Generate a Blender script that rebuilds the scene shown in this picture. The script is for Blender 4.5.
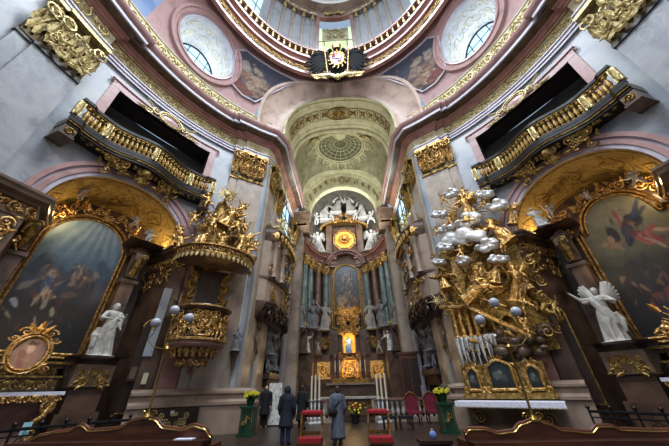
import bpy, bmesh, math, random
from mathutils import Matrix, Vector
PI = math.pi
S = bpy.context.scene
COL = S.collection
for o in list(bpy.data.objects): bpy.data.objects.remove(o)
# ------------------------------------------------------------------ camera
RW = [[0.998392, 0.044614, 0.034976], [0.05332, -0.529466, -0.846654], [-0.019254, 0.847157, -0.530993]]
cd = bpy.data.cameras.new('camera'); cam = bpy.data.objects.new('camera', cd); COL.objects.link(cam)
cd.sensor_fit = 'HORIZONTAL'; cd.sensor_width = 36.0; cd.lens = 262.0/669*36; cd.clip_start = .05; cd.clip_end = 300
m4 = Matrix(RW).to_4x4(); m4.translation = (0, 0, 1.6); cam.matrix_world = m4
S.camera = cam
# ------------------------------------------------------------------ light
w = bpy.data.worlds.new('world'); S.world = w; w.use_nodes = True
w.node_tree.nodes['Background'].inputs[0].default_value = (.55, .75, 1, 1)
w.node_tree.nodes['Background'].inputs[1].default_value = .6
S.view_settings.view_transform = 'Standard'; S.view_settings.look = 'None'
S.view_settings.gamma = 1; S.view_settings.use_curve_mapping = False
S.view_settings.exposure = 0.0
def area(name, loc, tgt, size, power, col, sy=None):
    l = bpy.data.lights.new(name, 'AREA'); l.energy = power; l.color = col; l.size = size
    if sy: l.shape = 'RECTANGLE'; l.size_y = sy
    o = bpy.data.objects.new(name, l); COL.objects.link(o); o.location = loc
    o.rotation_euler = (Vector(tgt)-Vector(loc)).to_track_quat('-Z', 'Y').to_euler(); return o
def point(name, loc, power, col, r=.1):
    l = bpy.data.lights.new(name, 'POINT'); l.energy = power; l.color = col; l.shadow_soft_size = r
    o = bpy.data.objects.new(name, l); COL.objects.link(o); o.location = loc; return o
area('dome_daylight', (0, 2.8, 31), (0, 3.0, 0), 9, 5400, (.82, .91, 1)).data.spread = 2.5
area('lantern_daylight', (0, 2.8, 43), (0, 3.0, 0), 3, 900, (.76, .88, 1))
area('west_window_fill', (0, -8.2, 19), (0, 14, 17), 7, 1100, (.9, .94, 1), 5)  # fill added behind the camera, standing for unseen west windows
area('drum_window_daylight', (0, -5.5, 31), (0, 15, 20), 5, 700, (.78, .88, 1), 5)
area('choir_window_daylight_a', (-4.2, 20.6, 14.5), (2, 20, 19), 2.2, 360, (.95, .97, .86))
area('choir_window_daylight_b', (4.2, 20.6, 14.5), (-2, 20, 19), 2.2, 360, (.95, .97, .86))
area('apse_group_fill_a', (-3.2, 24.4, 17.4), (0, 27.6, 19.6), 1.2, 300, (.9, .95, 1))  # added fill aimed at the altar-top figures, not a window
area('apse_group_fill_b', (3.2, 24.4, 17.4), (0, 27.6, 19.6), 1.2, 300, (.9, .95, 1))  # its twin, also added to brighten those figures
WARM = (1, .72, .34)
# ------------------------------------------------------------------ materials
def L(h):
    h = h.lstrip('#'); c = [int(h[i:i+2], 16)/255 for i in (0, 2, 4)]
    return tuple((v/12.92 if v < .04045 else ((v+.055)/1.055)**2.4) for v in c)+(1,)
def mat(name, cols, scale=2., rough=.5, metal=0., bump=0., bscale=20., vein=0., spec=.5, detail=6, emit=None, distort=.6, stretch=None, vc=False):
    m = bpy.data.materials.new(name); m.use_nodes = True; nt = m.node_tree; N = nt.nodes; K = nt.links
    b = N['Principled BSDF']; b.inputs['Roughness'].default_value = rough; b.inputs['Metallic'].default_value = metal
    b.inputs['Specular IOR Level'].default_value = spec
    tc = N.new('ShaderNodeTexCoord'); mp = N.new('ShaderNodeMapping'); K.new(tc.outputs['Object'], mp.inputs[0])
    if stretch: mp.inputs['Scale'].default_value = stretch
    if vc:
        a = N.new('ShaderNodeVertexColor'); a.layer_name = 'paint'; K.new(a.outputs[0], b.inputs['Base Color'])
    elif len(cols) == 1: b.inputs['Base Color'].default_value = L(cols[0])
    else:
        n = N.new('ShaderNodeTexNoise'); n.inputs['Scale'].default_value = scale; n.inputs['Detail'].default_value = detail
        n.inputs['Distortion'].default_value = distort; K.new(mp.outputs[0], n.inputs[0])
        r = N.new('ShaderNodeValToRGB'); K.new(n.outputs[0], r.inputs[0]); e = r.color_ramp.elements
        e[0].position = .3; e[0].color = L(cols[0]); e[1].position = .7; e[1].color = L(cols[-1])
        for i, c in enumerate(cols[1:-1]):
            q = e.new(.3+.4*(i+1)/(len(cols)-1)); q.color = L(c)
        out = r.outputs[0]
        if vein:
            n2 = N.new('ShaderNodeTexNoise'); n2.inputs['Scale'].default_value = scale*.8; n2.inputs['Detail'].default_value = 8
            n2.inputs['Distortion'].default_value = 2.; K.new(mp.outputs[0], n2.inputs[0])
            r2 = N.new('ShaderNodeValToRGB'); K.new(n2.outputs[0], r2.inputs[0]); f = r2.color_ramp.elements
            f[0].position = .47; f[0].color = (0, 0, 0, 1); f[1].position = .53; f[1].color = (0, 0, 0, 1); q = f.new(.5); q.color = (vein,)*3+(1,)
            mx = N.new('ShaderNodeMixRGB'); mx.blend_type = 'MIX'; K.new(r2.outputs[0], mx.inputs[0]); K.new(out, mx.inputs[1]); mx.inputs[2].default_value = L(cols[-1]) if vein > 0 else L(cols[0])
            out = mx.outputs[0]
        K.new(out, b.inputs['Base Color'])
    if bump:
        n3 = N.new('ShaderNodeTexNoise'); n3.inputs['Scale'].default_value = bscale; n3.inputs['Detail'].default_value = 3; K.new(mp.outputs[0], n3.inputs[0])
        bp = N.new('ShaderNodeBump'); bp.inputs['Strength'].default_value = bump; bp.inputs['Distance'].default_value = .05
        K.new(n3.outputs[0], bp.inputs['Height']); K.new(bp.outputs[0], b.inputs['Normal'])
    if emit:
        b.inputs['Emission Color'].default_value = L(emit[0]); b.inputs['Emission Strength'].default_value = emit[1]
    return m
M = {}
M['grey'] = mat('grey_marble', ['#858a93', '#a6abb2', '#b6b7b6'], .7, .35, vein=.5)
M['pil'] = mat('pilaster_marble', ['#85766a', '#a89888', '#bcab9a'], .8, .3, vein=.5)
M['pink'] = mat('pink_marble', ['#946f6c', '#b38e8a', '#a87f7c'], 1.4, .35, vein=.3)
M['lilac'] = mat('lilac_marble', ['#a79fae', '#c8c2cc'], 1.2, .35)
M['rose'] = mat('rose_marble', ['#7a4d47', '#9c6c62', '#a87c70'], 1.2, .3, vein=.3)
M['dark'] = mat('dark_red_marble', ['#33241b', '#5a4436', '#6d5443'], 1.5, .3, vein=.25)
M['brown'] = mat('brown_marble', ['#43342a', '#665142', '#7c6755'], 1.5, .32, vein=.3)
M['tan'] = mat('tan_marble', ['#7c6658', '#9a8574', '#a89480'], 1.2, .35, vein=.3)
M['gold'] = mat('gold_leaf', ['#7a5820', '#bc8f4a', '#ecd2a0'], 9, .36, .8, bump=.6, bscale=25)
M['golddk'] = mat('old_gold', ['#5a431c', '#8f713a', '#bd9c5c'], 7, .42, .75, bump=.6, bscale=20)
M['goldpl'] = mat('pale_gold', ['#8f7b48', '#cbb67c', '#e6d7a4'], 7, .42, .55, bump=.6, bscale=18)
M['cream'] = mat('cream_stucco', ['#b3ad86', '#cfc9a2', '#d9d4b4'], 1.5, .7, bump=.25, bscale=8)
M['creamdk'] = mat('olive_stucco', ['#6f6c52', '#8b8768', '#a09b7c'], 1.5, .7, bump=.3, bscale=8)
M['frieze'] = mat('frieze_ground', ['#b7ab84', '#cdc39e'], 3, .6)
M['soffit'] = mat('painted_gold_soffit', ['#7a6030', '#a78a48', '#bda062', '#876a36'], 1.6, .5, .15, distort=2.5)
M['white'] = mat('white_marble', ['#85827c', '#aeaaa3', '#c4c0b8'], 4, .55)
M['silver'] = mat('silver_leaf', ['#a2a4a8', '#dcdcdc', '#f2f2f0'], 5, .4, .35, bump=.4, bscale=12)
M['greyfig'] = mat('grey_stucco', ['#56565a', '#7c7c80', '#98989a'], 5, .5)
M['black'] = mat('black_lacquer', ['#120f10', '#221c1a'], 5, .3)
M['void'] = mat('dark_interior', ['#2b2422', '#3a312d'], 2, .7)  # the shade inside openings is put into this dark colour
M['wood'] = mat('polished_wood', ['#391b10', '#5a2e1b', '#6c3d25'], 2, .35, stretch=(.6, 6, 6))
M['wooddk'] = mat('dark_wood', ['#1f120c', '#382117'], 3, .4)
M['iron'] = mat('wrought_iron', ['#15151a', '#24242a'], 9, .4, .5)
M['floor'] = mat('stone_floor', ['#231a16', '#3a2c25', '#2e231e'], 1.6, .38, vein=.2)
M['steps'] = mat('stone_steps', ['#33271f', '#4a3b31'], 2, .3)
M['red'] = mat('red_velvet', ['#7d0f16', '#a5161f'], 8, .8)
M['crimson'] = mat('crimson_velvet', ['#5a0c20', '#7a1530'], 8, .8)
M['greenp'] = mat('green_lacquer', ['#12301f', '#1f4a30'], 4, .3)
M['yellow'] = mat('yellow_petals', ['#d8c31c', '#f3e640'], 30, .6)
M['leafg'] = mat('green_leaves', ['#1e3a16', '#3b6328'], 20, .6)
M['cloth'] = mat('white_linen', ['#c8c8da', '#e4e4ee'], 12, .8)
M['wax'] = mat('candle_wax', ['#d8d0b4', '#e8e2cc'], 6, .5)
M['globe'] = mat('opal_glass', ['#a9acb8', '#c3c6d0'], 3, .25)
M['brass'] = mat('brass', ['#8c7038', '#b79a5a'], 8, .3, .9)
M['glass'] = mat('window_glass', ['#9fc6dc'], emit=('#b9def2', 1.25))
M['glassw'] = mat('pale_window_glass', ['#d8e8c8'], emit=('#d6ecc8', .9))
M['glassd'] = mat('dim_window_glass', ['#46556a'], emit=('#5a7898', .25), rough=.2)
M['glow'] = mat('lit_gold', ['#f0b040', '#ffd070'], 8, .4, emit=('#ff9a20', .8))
M['bluefr'] = mat('blue_fresco', ['#5f7fb0', '#7c97c0', '#8f9fb8'], 1.2, .7)
M['greenmb'] = mat('green_grey_marble', ['#4c5c5e', '#6f8280', '#87948f'], 1.6, .25, vein=.4)
M['redmb'] = mat('red_brown_column_marble', ['#5b3c36', '#7c5a50', '#8b6a60'], 1.6, .25, vein=.4)
M['archp'] = mat('rose_arch_stone', ['#a08678', '#bfa594', '#c8b2a0'], 1.3, .5, vein=.2)
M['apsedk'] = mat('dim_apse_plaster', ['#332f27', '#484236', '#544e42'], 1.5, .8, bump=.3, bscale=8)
M['cofferdk'] = mat('dark_coffer_ground', ['#57553f', '#6f6c54'], 2, .8)
M['reveal'] = mat('pale_reveal_plaster', ['#b9bcc2', '#d2d3d2'], 2, .7)
M['pilg'] = mat('blue_grey_pilaster_marble', ['#7c7e84', '#9c9ea3', '#aeadac'], .8, .3, vein=.5)
M['bell'] = mat('shadowy_old_gold', ['#3a2e16', '#6e5a30'], 9, .6, .4)  # darkened gold: shade between the capital leaves put into the colour
M['eagle'] = mat('black_feathers', ['#060608', '#0e0e11'], 9, .9, spec=.15, bump=.6, bscale=30)
M['shieldc'] = mat('painted_shield', ['#b8c0d8', '#8c9cc8', '#d8d4d0'], 8, .4)
M['navy'] = mat('navy_coat', ['#0d1220', '#1a2030'], 9, .8)
M['blackcl'] = mat('black_clothes', ['#0a0a0c', '#141418'], 9, .85)
M['greycl'] = mat('grey_coat', ['#4a4f5c', '#636977'], 9, .85, bump=.3, bscale=40)
M['jean'] = mat('blue_jeans', ['#1c2c48', '#2a3c5c'], 9, .85)
M['skin'] = mat('skin', ['#b5866c', '#c99a80'], 9, .55)
M['hair'] = mat('brown_hair', ['#2a1b12', '#3d2a1c'], 30, .6)
M['blueobj'] = mat('blue_cloth', ['#5c7fc0', '#7c9bd4'], 8, .7)
M['flagb'] = mat('pale_blue_cloth', ['#8ac8d8', '#a8d8e0'], 8, .8)
M['flagr'] = mat('salmon_cloth', ['#c8655a', '#dc8478'], 8, .8)
M['flago'] = mat('orange_wood', ['#8a4f14', '#b06c20'], 8, .5)
M['paint'] = mat('oil_paint', ['#ffffff'], rough=.5, vc=True)
M['tex'] = mat('fresco_paint', ['#ffffff'], rough=.8, vc=True)
M['holes'] = M['void']
# ------------------------------------------------------------------ mesh builder
class MB:
    def __init__(s): s.v = []; s.f = []
    def add(s, vs, fs):
        k = len(s.v); s.v += [tuple(p) for p in vs]; s.f += [tuple(i+k for i in f) for f in fs]; return s
    def grid(s, P, closeu=False, closev=False):
        r, c = len(P), len(P[0]); vs = [p for row in P for p in row]; fs = []
        for i in range(r if closeu else r-1):
            for j in range(c if closev else c-1):
                i2, j2 = (i+1) % r, (j+1) % c; fs.append((i*c+j, i*c+j2, i2*c+j2, i2*c+j))
        return s.add(vs, fs)
    def box(s, x0, x1, y0, y1, z0, z1, nx=1):
        for i in range(nx):
            pass
        X = [x0+(x1-x0)*i/nx for i in range(nx+1)]
        ring = lambda x: [(x, y0, z0), (x, y1, z0), (x, y1, z1), (x, y0, z1)]
        s.grid([ring(x) for x in X], closev=True); s.add(ring(X[0]), [(0, 1, 2, 3)]); s.add(ring(X[-1]), [(3, 2, 1, 0)]); return s
    def lathe(s, prof, c=(0, 0, 0), n=16, sx=1, sy=1, a0=0, a1=2*PI):
        full = abs(a1-a0-2*PI) < 1e-6; m = n if full else n+1
        P = [[(c[0]+r*sx*math.cos(a0+(a1-a0)*j/n), c[1]+r*sy*math.sin(a0+(a1-a0)*j/n), c[2]+z) for j in range(m)] for r, z in prof]
        return s.grid(P, closev=full)
    def tube(s, pts, rad, n=6, cap=True, flat=1.):
        pts = [Vector(p) for p in pts]; m = len(pts)
        if not hasattr(rad, '__len__'): rad = [rad]*m
        P = []; up = None
        for i, p in enumerate(pts):
            t = (pts[min(i+1, m-1)]-pts[max(i-1, 0)])
            t = t.normalized() if t.length > 1e-9 else Vector((0, 0, 1))
            if up is None: up = Vector((0, 1, 0)) if abs(t.y) < .9 else Vector((1, 0, 0))
            a = t.cross(up); a = a.normalized() if a.length > 1e-6 else Vector((1, 0, 0)); b = a.cross(t).normalized(); up = b
            P.append([tuple(p+rad[i]*(math.cos(2*PI*j/n)*a+flat*math.sin(2*PI*j/n)*b)) for j in range(n)])
        s.grid(P, closev=True)
        if cap: s.add(P[0], [tuple(range(n))[::-1]]); s.add(P[-1], [tuple(range(n))])
        return s
    def ball(s, c, rx, ry=None, rz=None, n=8):
        ry = rx if ry is None else ry; rz = rx if rz is None else rz
        P = [[(c[0]+rx*math.sin(PI*i/n)*math.cos(2*PI*j/(2*n)), c[1]+ry*math.sin(PI*i/n)*math.sin(2*PI*j/(2*n)), c[2]+rz*math.cos(PI*i/n)) for j in range(2*n)] for i in range(n+1)]
        return s.grid(P, closev=True)
    def cap(s, p, q, r1, r2, n=10):
        p, q = Vector(p), Vector(q); d = q-p; l = max(d.length, 1e-6); d = d/l; pts = []; rr = []
        for k in (-.99, -.8, -.45, 0): pts.append(p+d*(r1*k)); rr.append(r1*math.sqrt(1-k*k))
        for k in (0, .45, .8, .99): pts.append(q+d*(r2*k)); rr.append(r2*math.sqrt(1-k*k))
        return s.tube(pts, rr, n)
    def prism(s, poly, y0, y1):
        n = len(poly); a = [(x, y0, z) for x, z in poly]; b = [(x, y1, z) for x, z in poly]
        s.grid([a, b], closev=True); s.add(a, [tuple(range(n))]); s.add(b, [tuple(range(n))[::-1]]); return s
    def xf(s, fn, i0=0): s.v = s.v[:i0]+[tuple(fn(*p)) for p in s.v[i0:]]; return s
    def join(s, o, fn=None): return s.add([fn(*p) for p in o.v] if fn else o.v, o.f)
    def mesh(s, name, material, smooth=True, cols=None, angle=.6):
        me = bpy.data.meshes.new(name); me.from_pydata(s.v, [], s.f); me.validate(clean_customdata=False)
        bm = bmesh.new(); bm.from_mesh(me)
        if cols is None: bmesh.ops.remove_doubles(bm, verts=bm.verts, dist=1e-5)
        bmesh.ops.recalc_face_normals(bm, faces=bm.faces)
        for f in bm.faces: f.smooth = smooth
        if smooth:
            for e in bm.edges:
                if len(e.link_faces) == 2 and e.calc_face_angle(0) > angle: e.smooth = False
        bm.to_mesh(me); bm.free()
        if material: me.materials.append(material)
        if cols:
            a = me.color_attributes.new('paint', 'FLOAT_COLOR', 'POINT')
            for i, c in enumerate(cols): a.data[i].color = c
        return me
    def build(s, name, material, parent=None, smooth=True, loc=None, cols=None):
        me = s.mesh(name, M[material] if isinstance(material, str) else material, smooth, cols)
        o = bpy.data.objects.new(name, me); COL.objects.link(o)
        if parent is not None: o.parent = parent
        if loc is not None: o.location = loc
        return o
def tag(o, label=None, cat=None, group=None, kind=None):
    if label: o['label'] = label
    if cat: o['category'] = cat
    if group: o['group'] = group
    if kind: o['kind'] = kind
    return o
def empty(name, loc, rz, label, cat, group=None):
    o = bpy.data.objects.new(name, None); COL.objects.link(o); o.location = loc; o.rotation_euler = (0, 0, rz); o.empty_display_size = .1
    return tag(o, label, cat, group)
def inst(me, name, parent=None, loc=(0, 0, 0), rz=0, sc=1, rot=None, matl=None):
    o = bpy.data.objects.new(name, me); COL.objects.link(o); o.parent = parent; o.location = loc
    o.rotation_euler = rot or (0, 0, rz); o.scale = (sc,)*3 if not hasattr(sc, '__len__') else sc
    if matl:
        o.material_slots[0].link = 'OBJECT'; o.material_slots[0].material = M[matl]
    return o
def struct(o): o['kind'] = 'structure'; return o
# ------------------------------------------------------------------ oval nave
CY = 2.8
def rr_(phi): return 1/math.sqrt((math.sin(phi)/12)**2+(math.cos(phi)/12.7)**2)
def EL(s, deg, d, z):
    p = math.radians(deg); r = rr_(p)-d; return (s*r*math.sin(p), CY+r*math.cos(p), z)
def bend(s, deg0):           # v grows towards the high altar, d out of the wall into the nave
    r0 = rr_(math.radians(deg0))
    return lambda v, d, z: EL(s, deg0-math.degrees(v/r0), d, z)
def bendf(s, deg0):          # mesh x -> v, mesh y -> -d
    b = bend(s, deg0); return lambda x, y, z: b(x, -y, z)
def frame(s, deg0, v=0, d=0): # rigid frame on the wall chord: local x right for the viewer, -y into the nave
    p = math.radians(deg0); o = Vector(EL(s, deg0, 0, 0)); n = Vector((-s*math.sin(p), -math.cos(p), 0)); x = Vector((-n.y, n.x, 0))
    x = x if x.dot(Vector((0, 0, 0))) >= 0 else x
    return o+n*d+x*(-s*v), -s*p
def lerp(a, b, t): return a+(b-a)*t
def frange(a, b, n): return [a+(b-a)*i/n for i in range(n+1)]
def sweep(mb, path, prof, close=True):
    P = []; n = len(path)
    for i, (x, y) in enumerate(path):
        def nrm(a, b):
            dx, dy = b[0]-a[0], b[1]-a[1]; l = math.hypot(dx, dy) or 1; return dy/l, -dx/l
        if i == 0: nx, ny = nrm(path[0], path[1]); k = 1
        elif i == n-1: nx, ny = nrm(path[-2], path[-1]); k = 1
        else:
            a = nrm(path[i-1], path[i]); b = nrm(path[i], path[i+1]); sx, sy = a[0]+b[0], a[1]+b[1]; l = math.hypot(sx, sy) or 1
            nx, ny = sx/l, sy/l; k = 1/max(.35, nx*a[0]+ny*a[1])
        P.append([(x+nx*k*d, y+ny*k*d, z) for d, z in prof])
    mb.grid(P)
    if close:
        m = len(prof); mb.add(P[0], [tuple(range(m))]); mb.add(P[-1], [tuple(range(m))])
    return mb
def flip(path, s): return path            # paths are laid out for the left side
def mirror(mb, s): return mb if s < 0 else mb.xf(lambda x, y, z: (-x, y, z))
def arcpath(a, b, d, n): return [EL(-1, g, d, 0)[:2] for g in frange(a, b, n)]
# ------------------------------------------------------------------ ornament
def spiral(mb, f, cx, cz, r, turns, a0, dr=1, thick=.03, d=.03, n=5, steps=14):
    pts = []; rad = []
    for i in range(steps+1):
        t = i/steps; a = a0+dr*turns*2*PI*t; q = r*(1-t*.88)
        pts.append(f(cx+q*math.cos(a), -d*(1+.8*t), cz+q*math.sin(a))); rad.append(thick*(1-.5*t))
    mb.tube(pts, rad, n); mb.ball(pts[-1], thick*1.1, n=3)
def leaf(mb, f, cx, cz, ang, l, w, d=.02, curl=.1):
    P = []; ca, sa = math.cos(ang), math.sin(ang)
    for i in range(6):
        t = i/5; ww = w*(math.sin(PI*min(1, t*.85+.12))**.8)*(1-.25*(i % 2))
        row = []
        for j in (-1, -.5, 0, .5, 1):
            a = l*t; b = ww*j*.5; y = -(d+curl*t*t+.25*w*(1-abs(j)))
            row.append(f(cx+a*ca-b*sa, y, cz+a*sa+b*ca))
        P.append(row)
    mb.grid(P)
IDF = lambda x, y, z: (x, y, z)
def scrollband(mb, f, x0, x1, zc, h, thick, d=.03, step=None):
    step = step or h*.8; n = max(1, int(abs(x1-x0)/step)); st = (x1-x0)/n
    for i in range(n):
        cx = x0+(i+.5)*st; sg = 1 if i % 2 else -1
        spiral(mb, f, cx, zc, h*.4, 1.4, sg*PI/2+PI, -sg, thick, d)
        spiral(mb, f, cx+st*.42, zc-sg*h*.2, h*.2, 1.2, sg*PI/2, sg, thick*.8, d, steps=9)
        leaf(mb, f, cx-st*.3, zc+sg*h*.1, sg*1.1, h*.42, h*.28, d*.5, .05)
        leaf(mb, f, cx+st*.3, zc, -sg*.9, h*.4, h*.25, d*.5, .05)
        leaf(mb, f, cx, zc-sg*h*.28, sg*.3, h*.34, h*.2, d*.5, .04); leaf(mb, f, cx+st*.5, zc+sg*h*.3, PI-sg*.4, h*.34, h*.2, d*.5, .04)
def rocaille(mb, f, w, h, seed, thick=.035, n=14, cx=0, cz=0, d=.05, sym=True):
    R = random.Random(seed)
    for i in range(n):
        x = R.uniform(0 if sym else -w/2, w/2); z = R.uniform(-h/2, h/2); r = R.uniform(.09, .2)*min(w, h)**.7*1.3; a = R.uniform(0, 6.28); dr = R.choice((-1, 1)); k = R.random()
        for sg in ((1, -1) if sym else (1,)):
            ff = (lambda X, Y, Z: f(X, Y, Z)) if sg > 0 else (lambda X, Y, Z: f(2*cx-X, Y, Z))
            if k < .6: spiral(mb, ff, cx+x, cz+z, r, R.choice((1.1, 1.5)), a, dr, thick, d+.06*k)
            else: leaf(mb, ff, cx+x, cz+z, a, r*1.8, r*.9, d, .12)
def blobs(mb, w, h, dep, seed, n, r0, r1, cx=0, cy=0, cz=0):
    R = random.Random(seed)
    for i in range(n):
        r = R.uniform(r0, r1); mb.ball((cx+R.uniform(-w/2, w/2), cy+R.uniform(-dep/2, dep/2), cz+R.uniform(-h/2, h/2)), r*R.uniform(.8, 1.5), r*.8, r*R.uniform(.6, 1), 6)
# ------------------------------------------------------------------ figures (one continuous surface each)
def remesh(mb, name, vox, smooth=2):
    o = mb.build(name+'_src', None); md = o.modifiers.new('r', 'REMESH'); md.mode = 'VOXEL'; md.voxel_size = vox; md.use_smooth_shade = True
    if smooth: sm = o.modifiers.new('s', 'SMOOTH'); sm.factor = .5; sm.iterations = smooth
    dg = bpy.context.evaluated_depsgraph_get(); ev = o.evaluated_get(dg)
    me = bpy.data.meshes.new_from_object(ev); me.name = name; bpy.data.objects.remove(o); me.materials.clear(); me.materials.append(M['white'])
    return me
def wing(mb, x, y, z, sg, l=.42, lift=.5, n=8):
    for i in range(n):
        a = lift+.95-i*.19; ll = l*(1-.07*abs(i-1.5)); p = (x, y, z); q = (x+sg*ll*math.cos(a)*.8, y+.12+.02*i, z+ll*math.sin(a))
        mb.tube([p, ((p[0]+q[0])/2+sg*.02, (p[1]+q[1])/2+.03, (p[2]+q[2])/2+.03), q], [.04, .052, .026], 6, flat=.5)
def robed(seed, arms, lean=0., head=(0, 0), wings=0, hood=False, child=False, kneel=False, mitre=False, vox=.0125):
    R = random.Random(seed); m = MB(); k = .72 if kneel else 1; H = k
    def P(x, y, z): return (x+lean*z, y, z*k if z < .55 else z-(1-k)*.55)
    hx = P(head[0]*.3, -.03, .93)
    m.ball(hx, .052, .06, .068, 9); m.ball((hx[0], hx[1]-.055, hx[2]-.005), .011, .018, .018, 4)       # head, nose
    m.ball((hx[0], hx[1]-.035, hx[2]-.045), .028, .028, .024, 5)
    m.ball((hx[0], hx[1]+.02, hx[2]+.015), .06, .058, .064, 7)
    if hood: m.ball((hx[0], hx[1]+.025, hx[2]-.02), .075, .07, .085, 7)
    if mitre: m.cap((hx[0], hx[1]+.01, hx[2]+.04), (hx[0], hx[1]+.01, hx[2]+.15), .055, .02)
    m.cap(P(0, 0, .8), (hx[0], hx[1]+.01, hx[2]-.03), .04, .032)
    m.cap(P(-.095, 0, .795), P(.095, 0, .795), .05, .05); m.cap(P(0, 0, .76), P(0, .0, .56), .098, .09)
    m.tube([P(0, 0, .62), P(.01, 0, .5), P(.015, -.01, .3), P(0, -.0, .1), P(0, 0, .0)], [.09, .115, .125, .14, .155], 16)
    for i in range(15):
        a = 2*PI*i/15+R.uniform(-.15, .15); b = a+R.uniform(-.5, .5); r1 = .15+R.uniform(-.01, .03)
        m.tube([P(.07*math.cos(a), .06*math.sin(a), .66), P(.115*math.cos(a), .1*math.sin(a), .45), P(.14*math.cos(b), .13*math.sin(b), .22), P(r1*math.cos(b), r1*math.sin(b), 0)], [.012, .024, .026, .032], 6)
    sg = R.choice((-1, 1))                                     # cloak slung across the body
    for i in range(4):
        m.tube([P(sg*.11, -.04, .8-.03*i), P(0, -.11, .62-.04*i), P(-sg*.13, -.06, .47-.05*i), P(-sg*.16, .05, .3-.06*i)], [.03, .026, .03, .02], 6)
    m.tube([P(-sg*.14, .03, .5), P(-sg*.2, .02, .36), P(-sg*.19, 0, .16)], [.05, .05, .02], 7)
    for (sd, e, h) in arms:
        s0 = P(sd*.125, 0, .79); e0 = P(*e); h0 = P(*h)
        m.cap(s0, e0, .045, .036, 8); m.cap(e0, h0, .034, .022, 8); d = (Vector(h0)-Vector(e0)).normalized()
        m.ball(tuple(Vector(h0)+d*.025), .024, .016, .024, 5)
        for q in (-1, 0, 1): m.cap(h0, tuple(Vector(h0)+d*.065+Vector((.013*q, 0, .008*q))), .011, .009, 5)
        m.tube([s0, tuple((Vector(s0)+Vector(e0))/2+Vector((0, 0, -.05))), tuple(Vector(e0)+Vector((0, 0, -.05)))], [.04, .04, .03], 7)
    if child:
        c = Vector(P(.13, -.1, .62)); m.ball(c+Vector((0, 0, .1)), .036, .038, .042, 6); m.cap(c+Vector((0, 0, .05)), c-Vector((0, 0, .06)), .035, .042); m.cap(c-Vector((0, 0, .06)), c+Vector((.02, -.06, -.14)), .025, .016); m.cap(c+Vector((0, 0, .04)), c+Vector((-.08, -.02, .06)), .016, .012)
        c = Vector(P(-.2, -.08, .2)); m.ball(c+Vector((0, 0, .14)), .04, .042, .046, 6); m.cap(c+Vector((0, 0, .08)), c-Vector((0, 0, .05)), .042, .048); m.cap(c, (c.x-.02, c.y, 0), .03, .02); m.cap(c, (c.x+.05, c.y, 0), .03, .02); m.cap(c+Vector((0, 0, .06)), c+Vector((.1, 0, .14)), .018, .014)
    for sd in (-1, 1): m.ball(P(sd*.06, -.14, .015), .035, .06, .025, 5)
    if wings:
        for sd in (-1, 1): wing(m, P(sd*.05, .08, .78)[0], .08, P(0, 0, .78)[2], sd, .42*wings, .25)
    m.box(-.2, .2, -.2, .18, -.03, .012)
    return m, vox
def putto(seed, arms=((-1, .9), (1, .2)), legs=(.3, -.5), wings=True, vox=.016):
    m = MB()
    m.ball((0, -.02, .86), .1, .11, .115, 9); m.ball((0, -.125, .85), .02, .025, .02, 4); m.ball((.05, -.09, .83), .035, .035, .03, 5); m.ball((-.05, -.09, .83), .035, .035, .03, 5)
    for i in range(9):
        a = i*.7; m.ball((.08*math.cos(a), .04+.06*math.sin(a)*.6, .93-.02*(i % 3)), .038, n=4)
    m.cap((0, 0, .72), (0, 0, .8), .05, .05); m.cap((0, 0, .66), (0, -.01, .46), .105, .12); m.ball((0, -.06, .5), .09, .08, .09, 7)
    for sd, a in arms:
        s0 = Vector((sd*.1, 0, .69)); e0 = s0+Vector((sd*.15*math.cos(a), -.04, .17*math.sin(a))); h0 = e0+Vector((sd*.1*math.cos(a+.4), -.09, .15*math.sin(a+.4)))
        m.cap(s0, e0, .05, .043, 8); m.cap(e0, h0, .042, .03, 8); m.ball(h0+(h0-e0)*.25, .034, n=5)
        for q in (-1, 0, 1): m.cap(h0, h0+(h0-e0)*.5+Vector((.02*q, 0, .01)), .014, .011, 5)
    for sd, a in zip((-1, 1), legs):
        h = Vector((sd*.065, 0, .42)); k = h+Vector((sd*.07+.1*a, -.16*abs(a)-.05, -.2)); f = k+Vector((.1*a, .12*abs(a), -.17))
        m.cap(h, k, .078, .058, 9); m.cap(k, f, .055, .035, 9); m.ball(f+Vector((0, -.04, -.02)), .034, .062, .026, 5)
    m.tube([(-.13, -.03, .44), (0, -.12, .4), (.14, -.05, .42), (.25, .04, .5)], [.04, .045, .05, .02], 7)
    if wings:
        for sd in (-1, 1): wing(m, sd*.05, .1, .66, sd, .36, .3, 5)
    return m, vox
PR = {}
def reg(k, t): PR[k] = remesh(t[0], k, t[1])
reg('saint', robed(1, [(-1, (-.2, -.06, .68), (-.1, -.17, .66)), (1, (.22, -.04, .66), (.16, -.17, .74))], child=True, hood=True, lean=-.04))
reg('pointing', robed(2, [(-1, (-.25, -.06, .84), (-.36, -.12, .97)), (1, (.2, -.08, .64), (.06, -.17, .66))], lean=.05))
reg('angel', robed(3, [(-1, (-.22, -.04, .7), (-.1, -.18, .72)), (1, (.26, -.05, .8), (.36, -.1, .93))], wings=1, lean=-.06))
reg('angelb', robed(4, [(-1, (-.27, -.05, .88), (-.4, -.08, .99)), (1, (.24, -.06, .7), (.34, -.14, .6))], wings=1.1, lean=.08))
reg('bishop', robed(5, [(-1, (-.2, -.08, .66), (-.12, -.2, .7)), (1, (.22, -.03, .64), (.26, -.14, .76))], mitre=True))
reg('kneeler', robed(6, [(-1, (-.2, -.1, .68), (-.06, -.2, .76)), (1, (.22, -.08, .7), (.3, -.2, .84))], kneel=True, lean=.12))
reg('kneelangel', robed(7, [(-1, (-.24, -.08, .76), (-.36, -.14, .88)), (1, (.2, -.1, .66), (.06, -.2, .72))], kneel=True, wings=1, lean=-.15))
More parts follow.
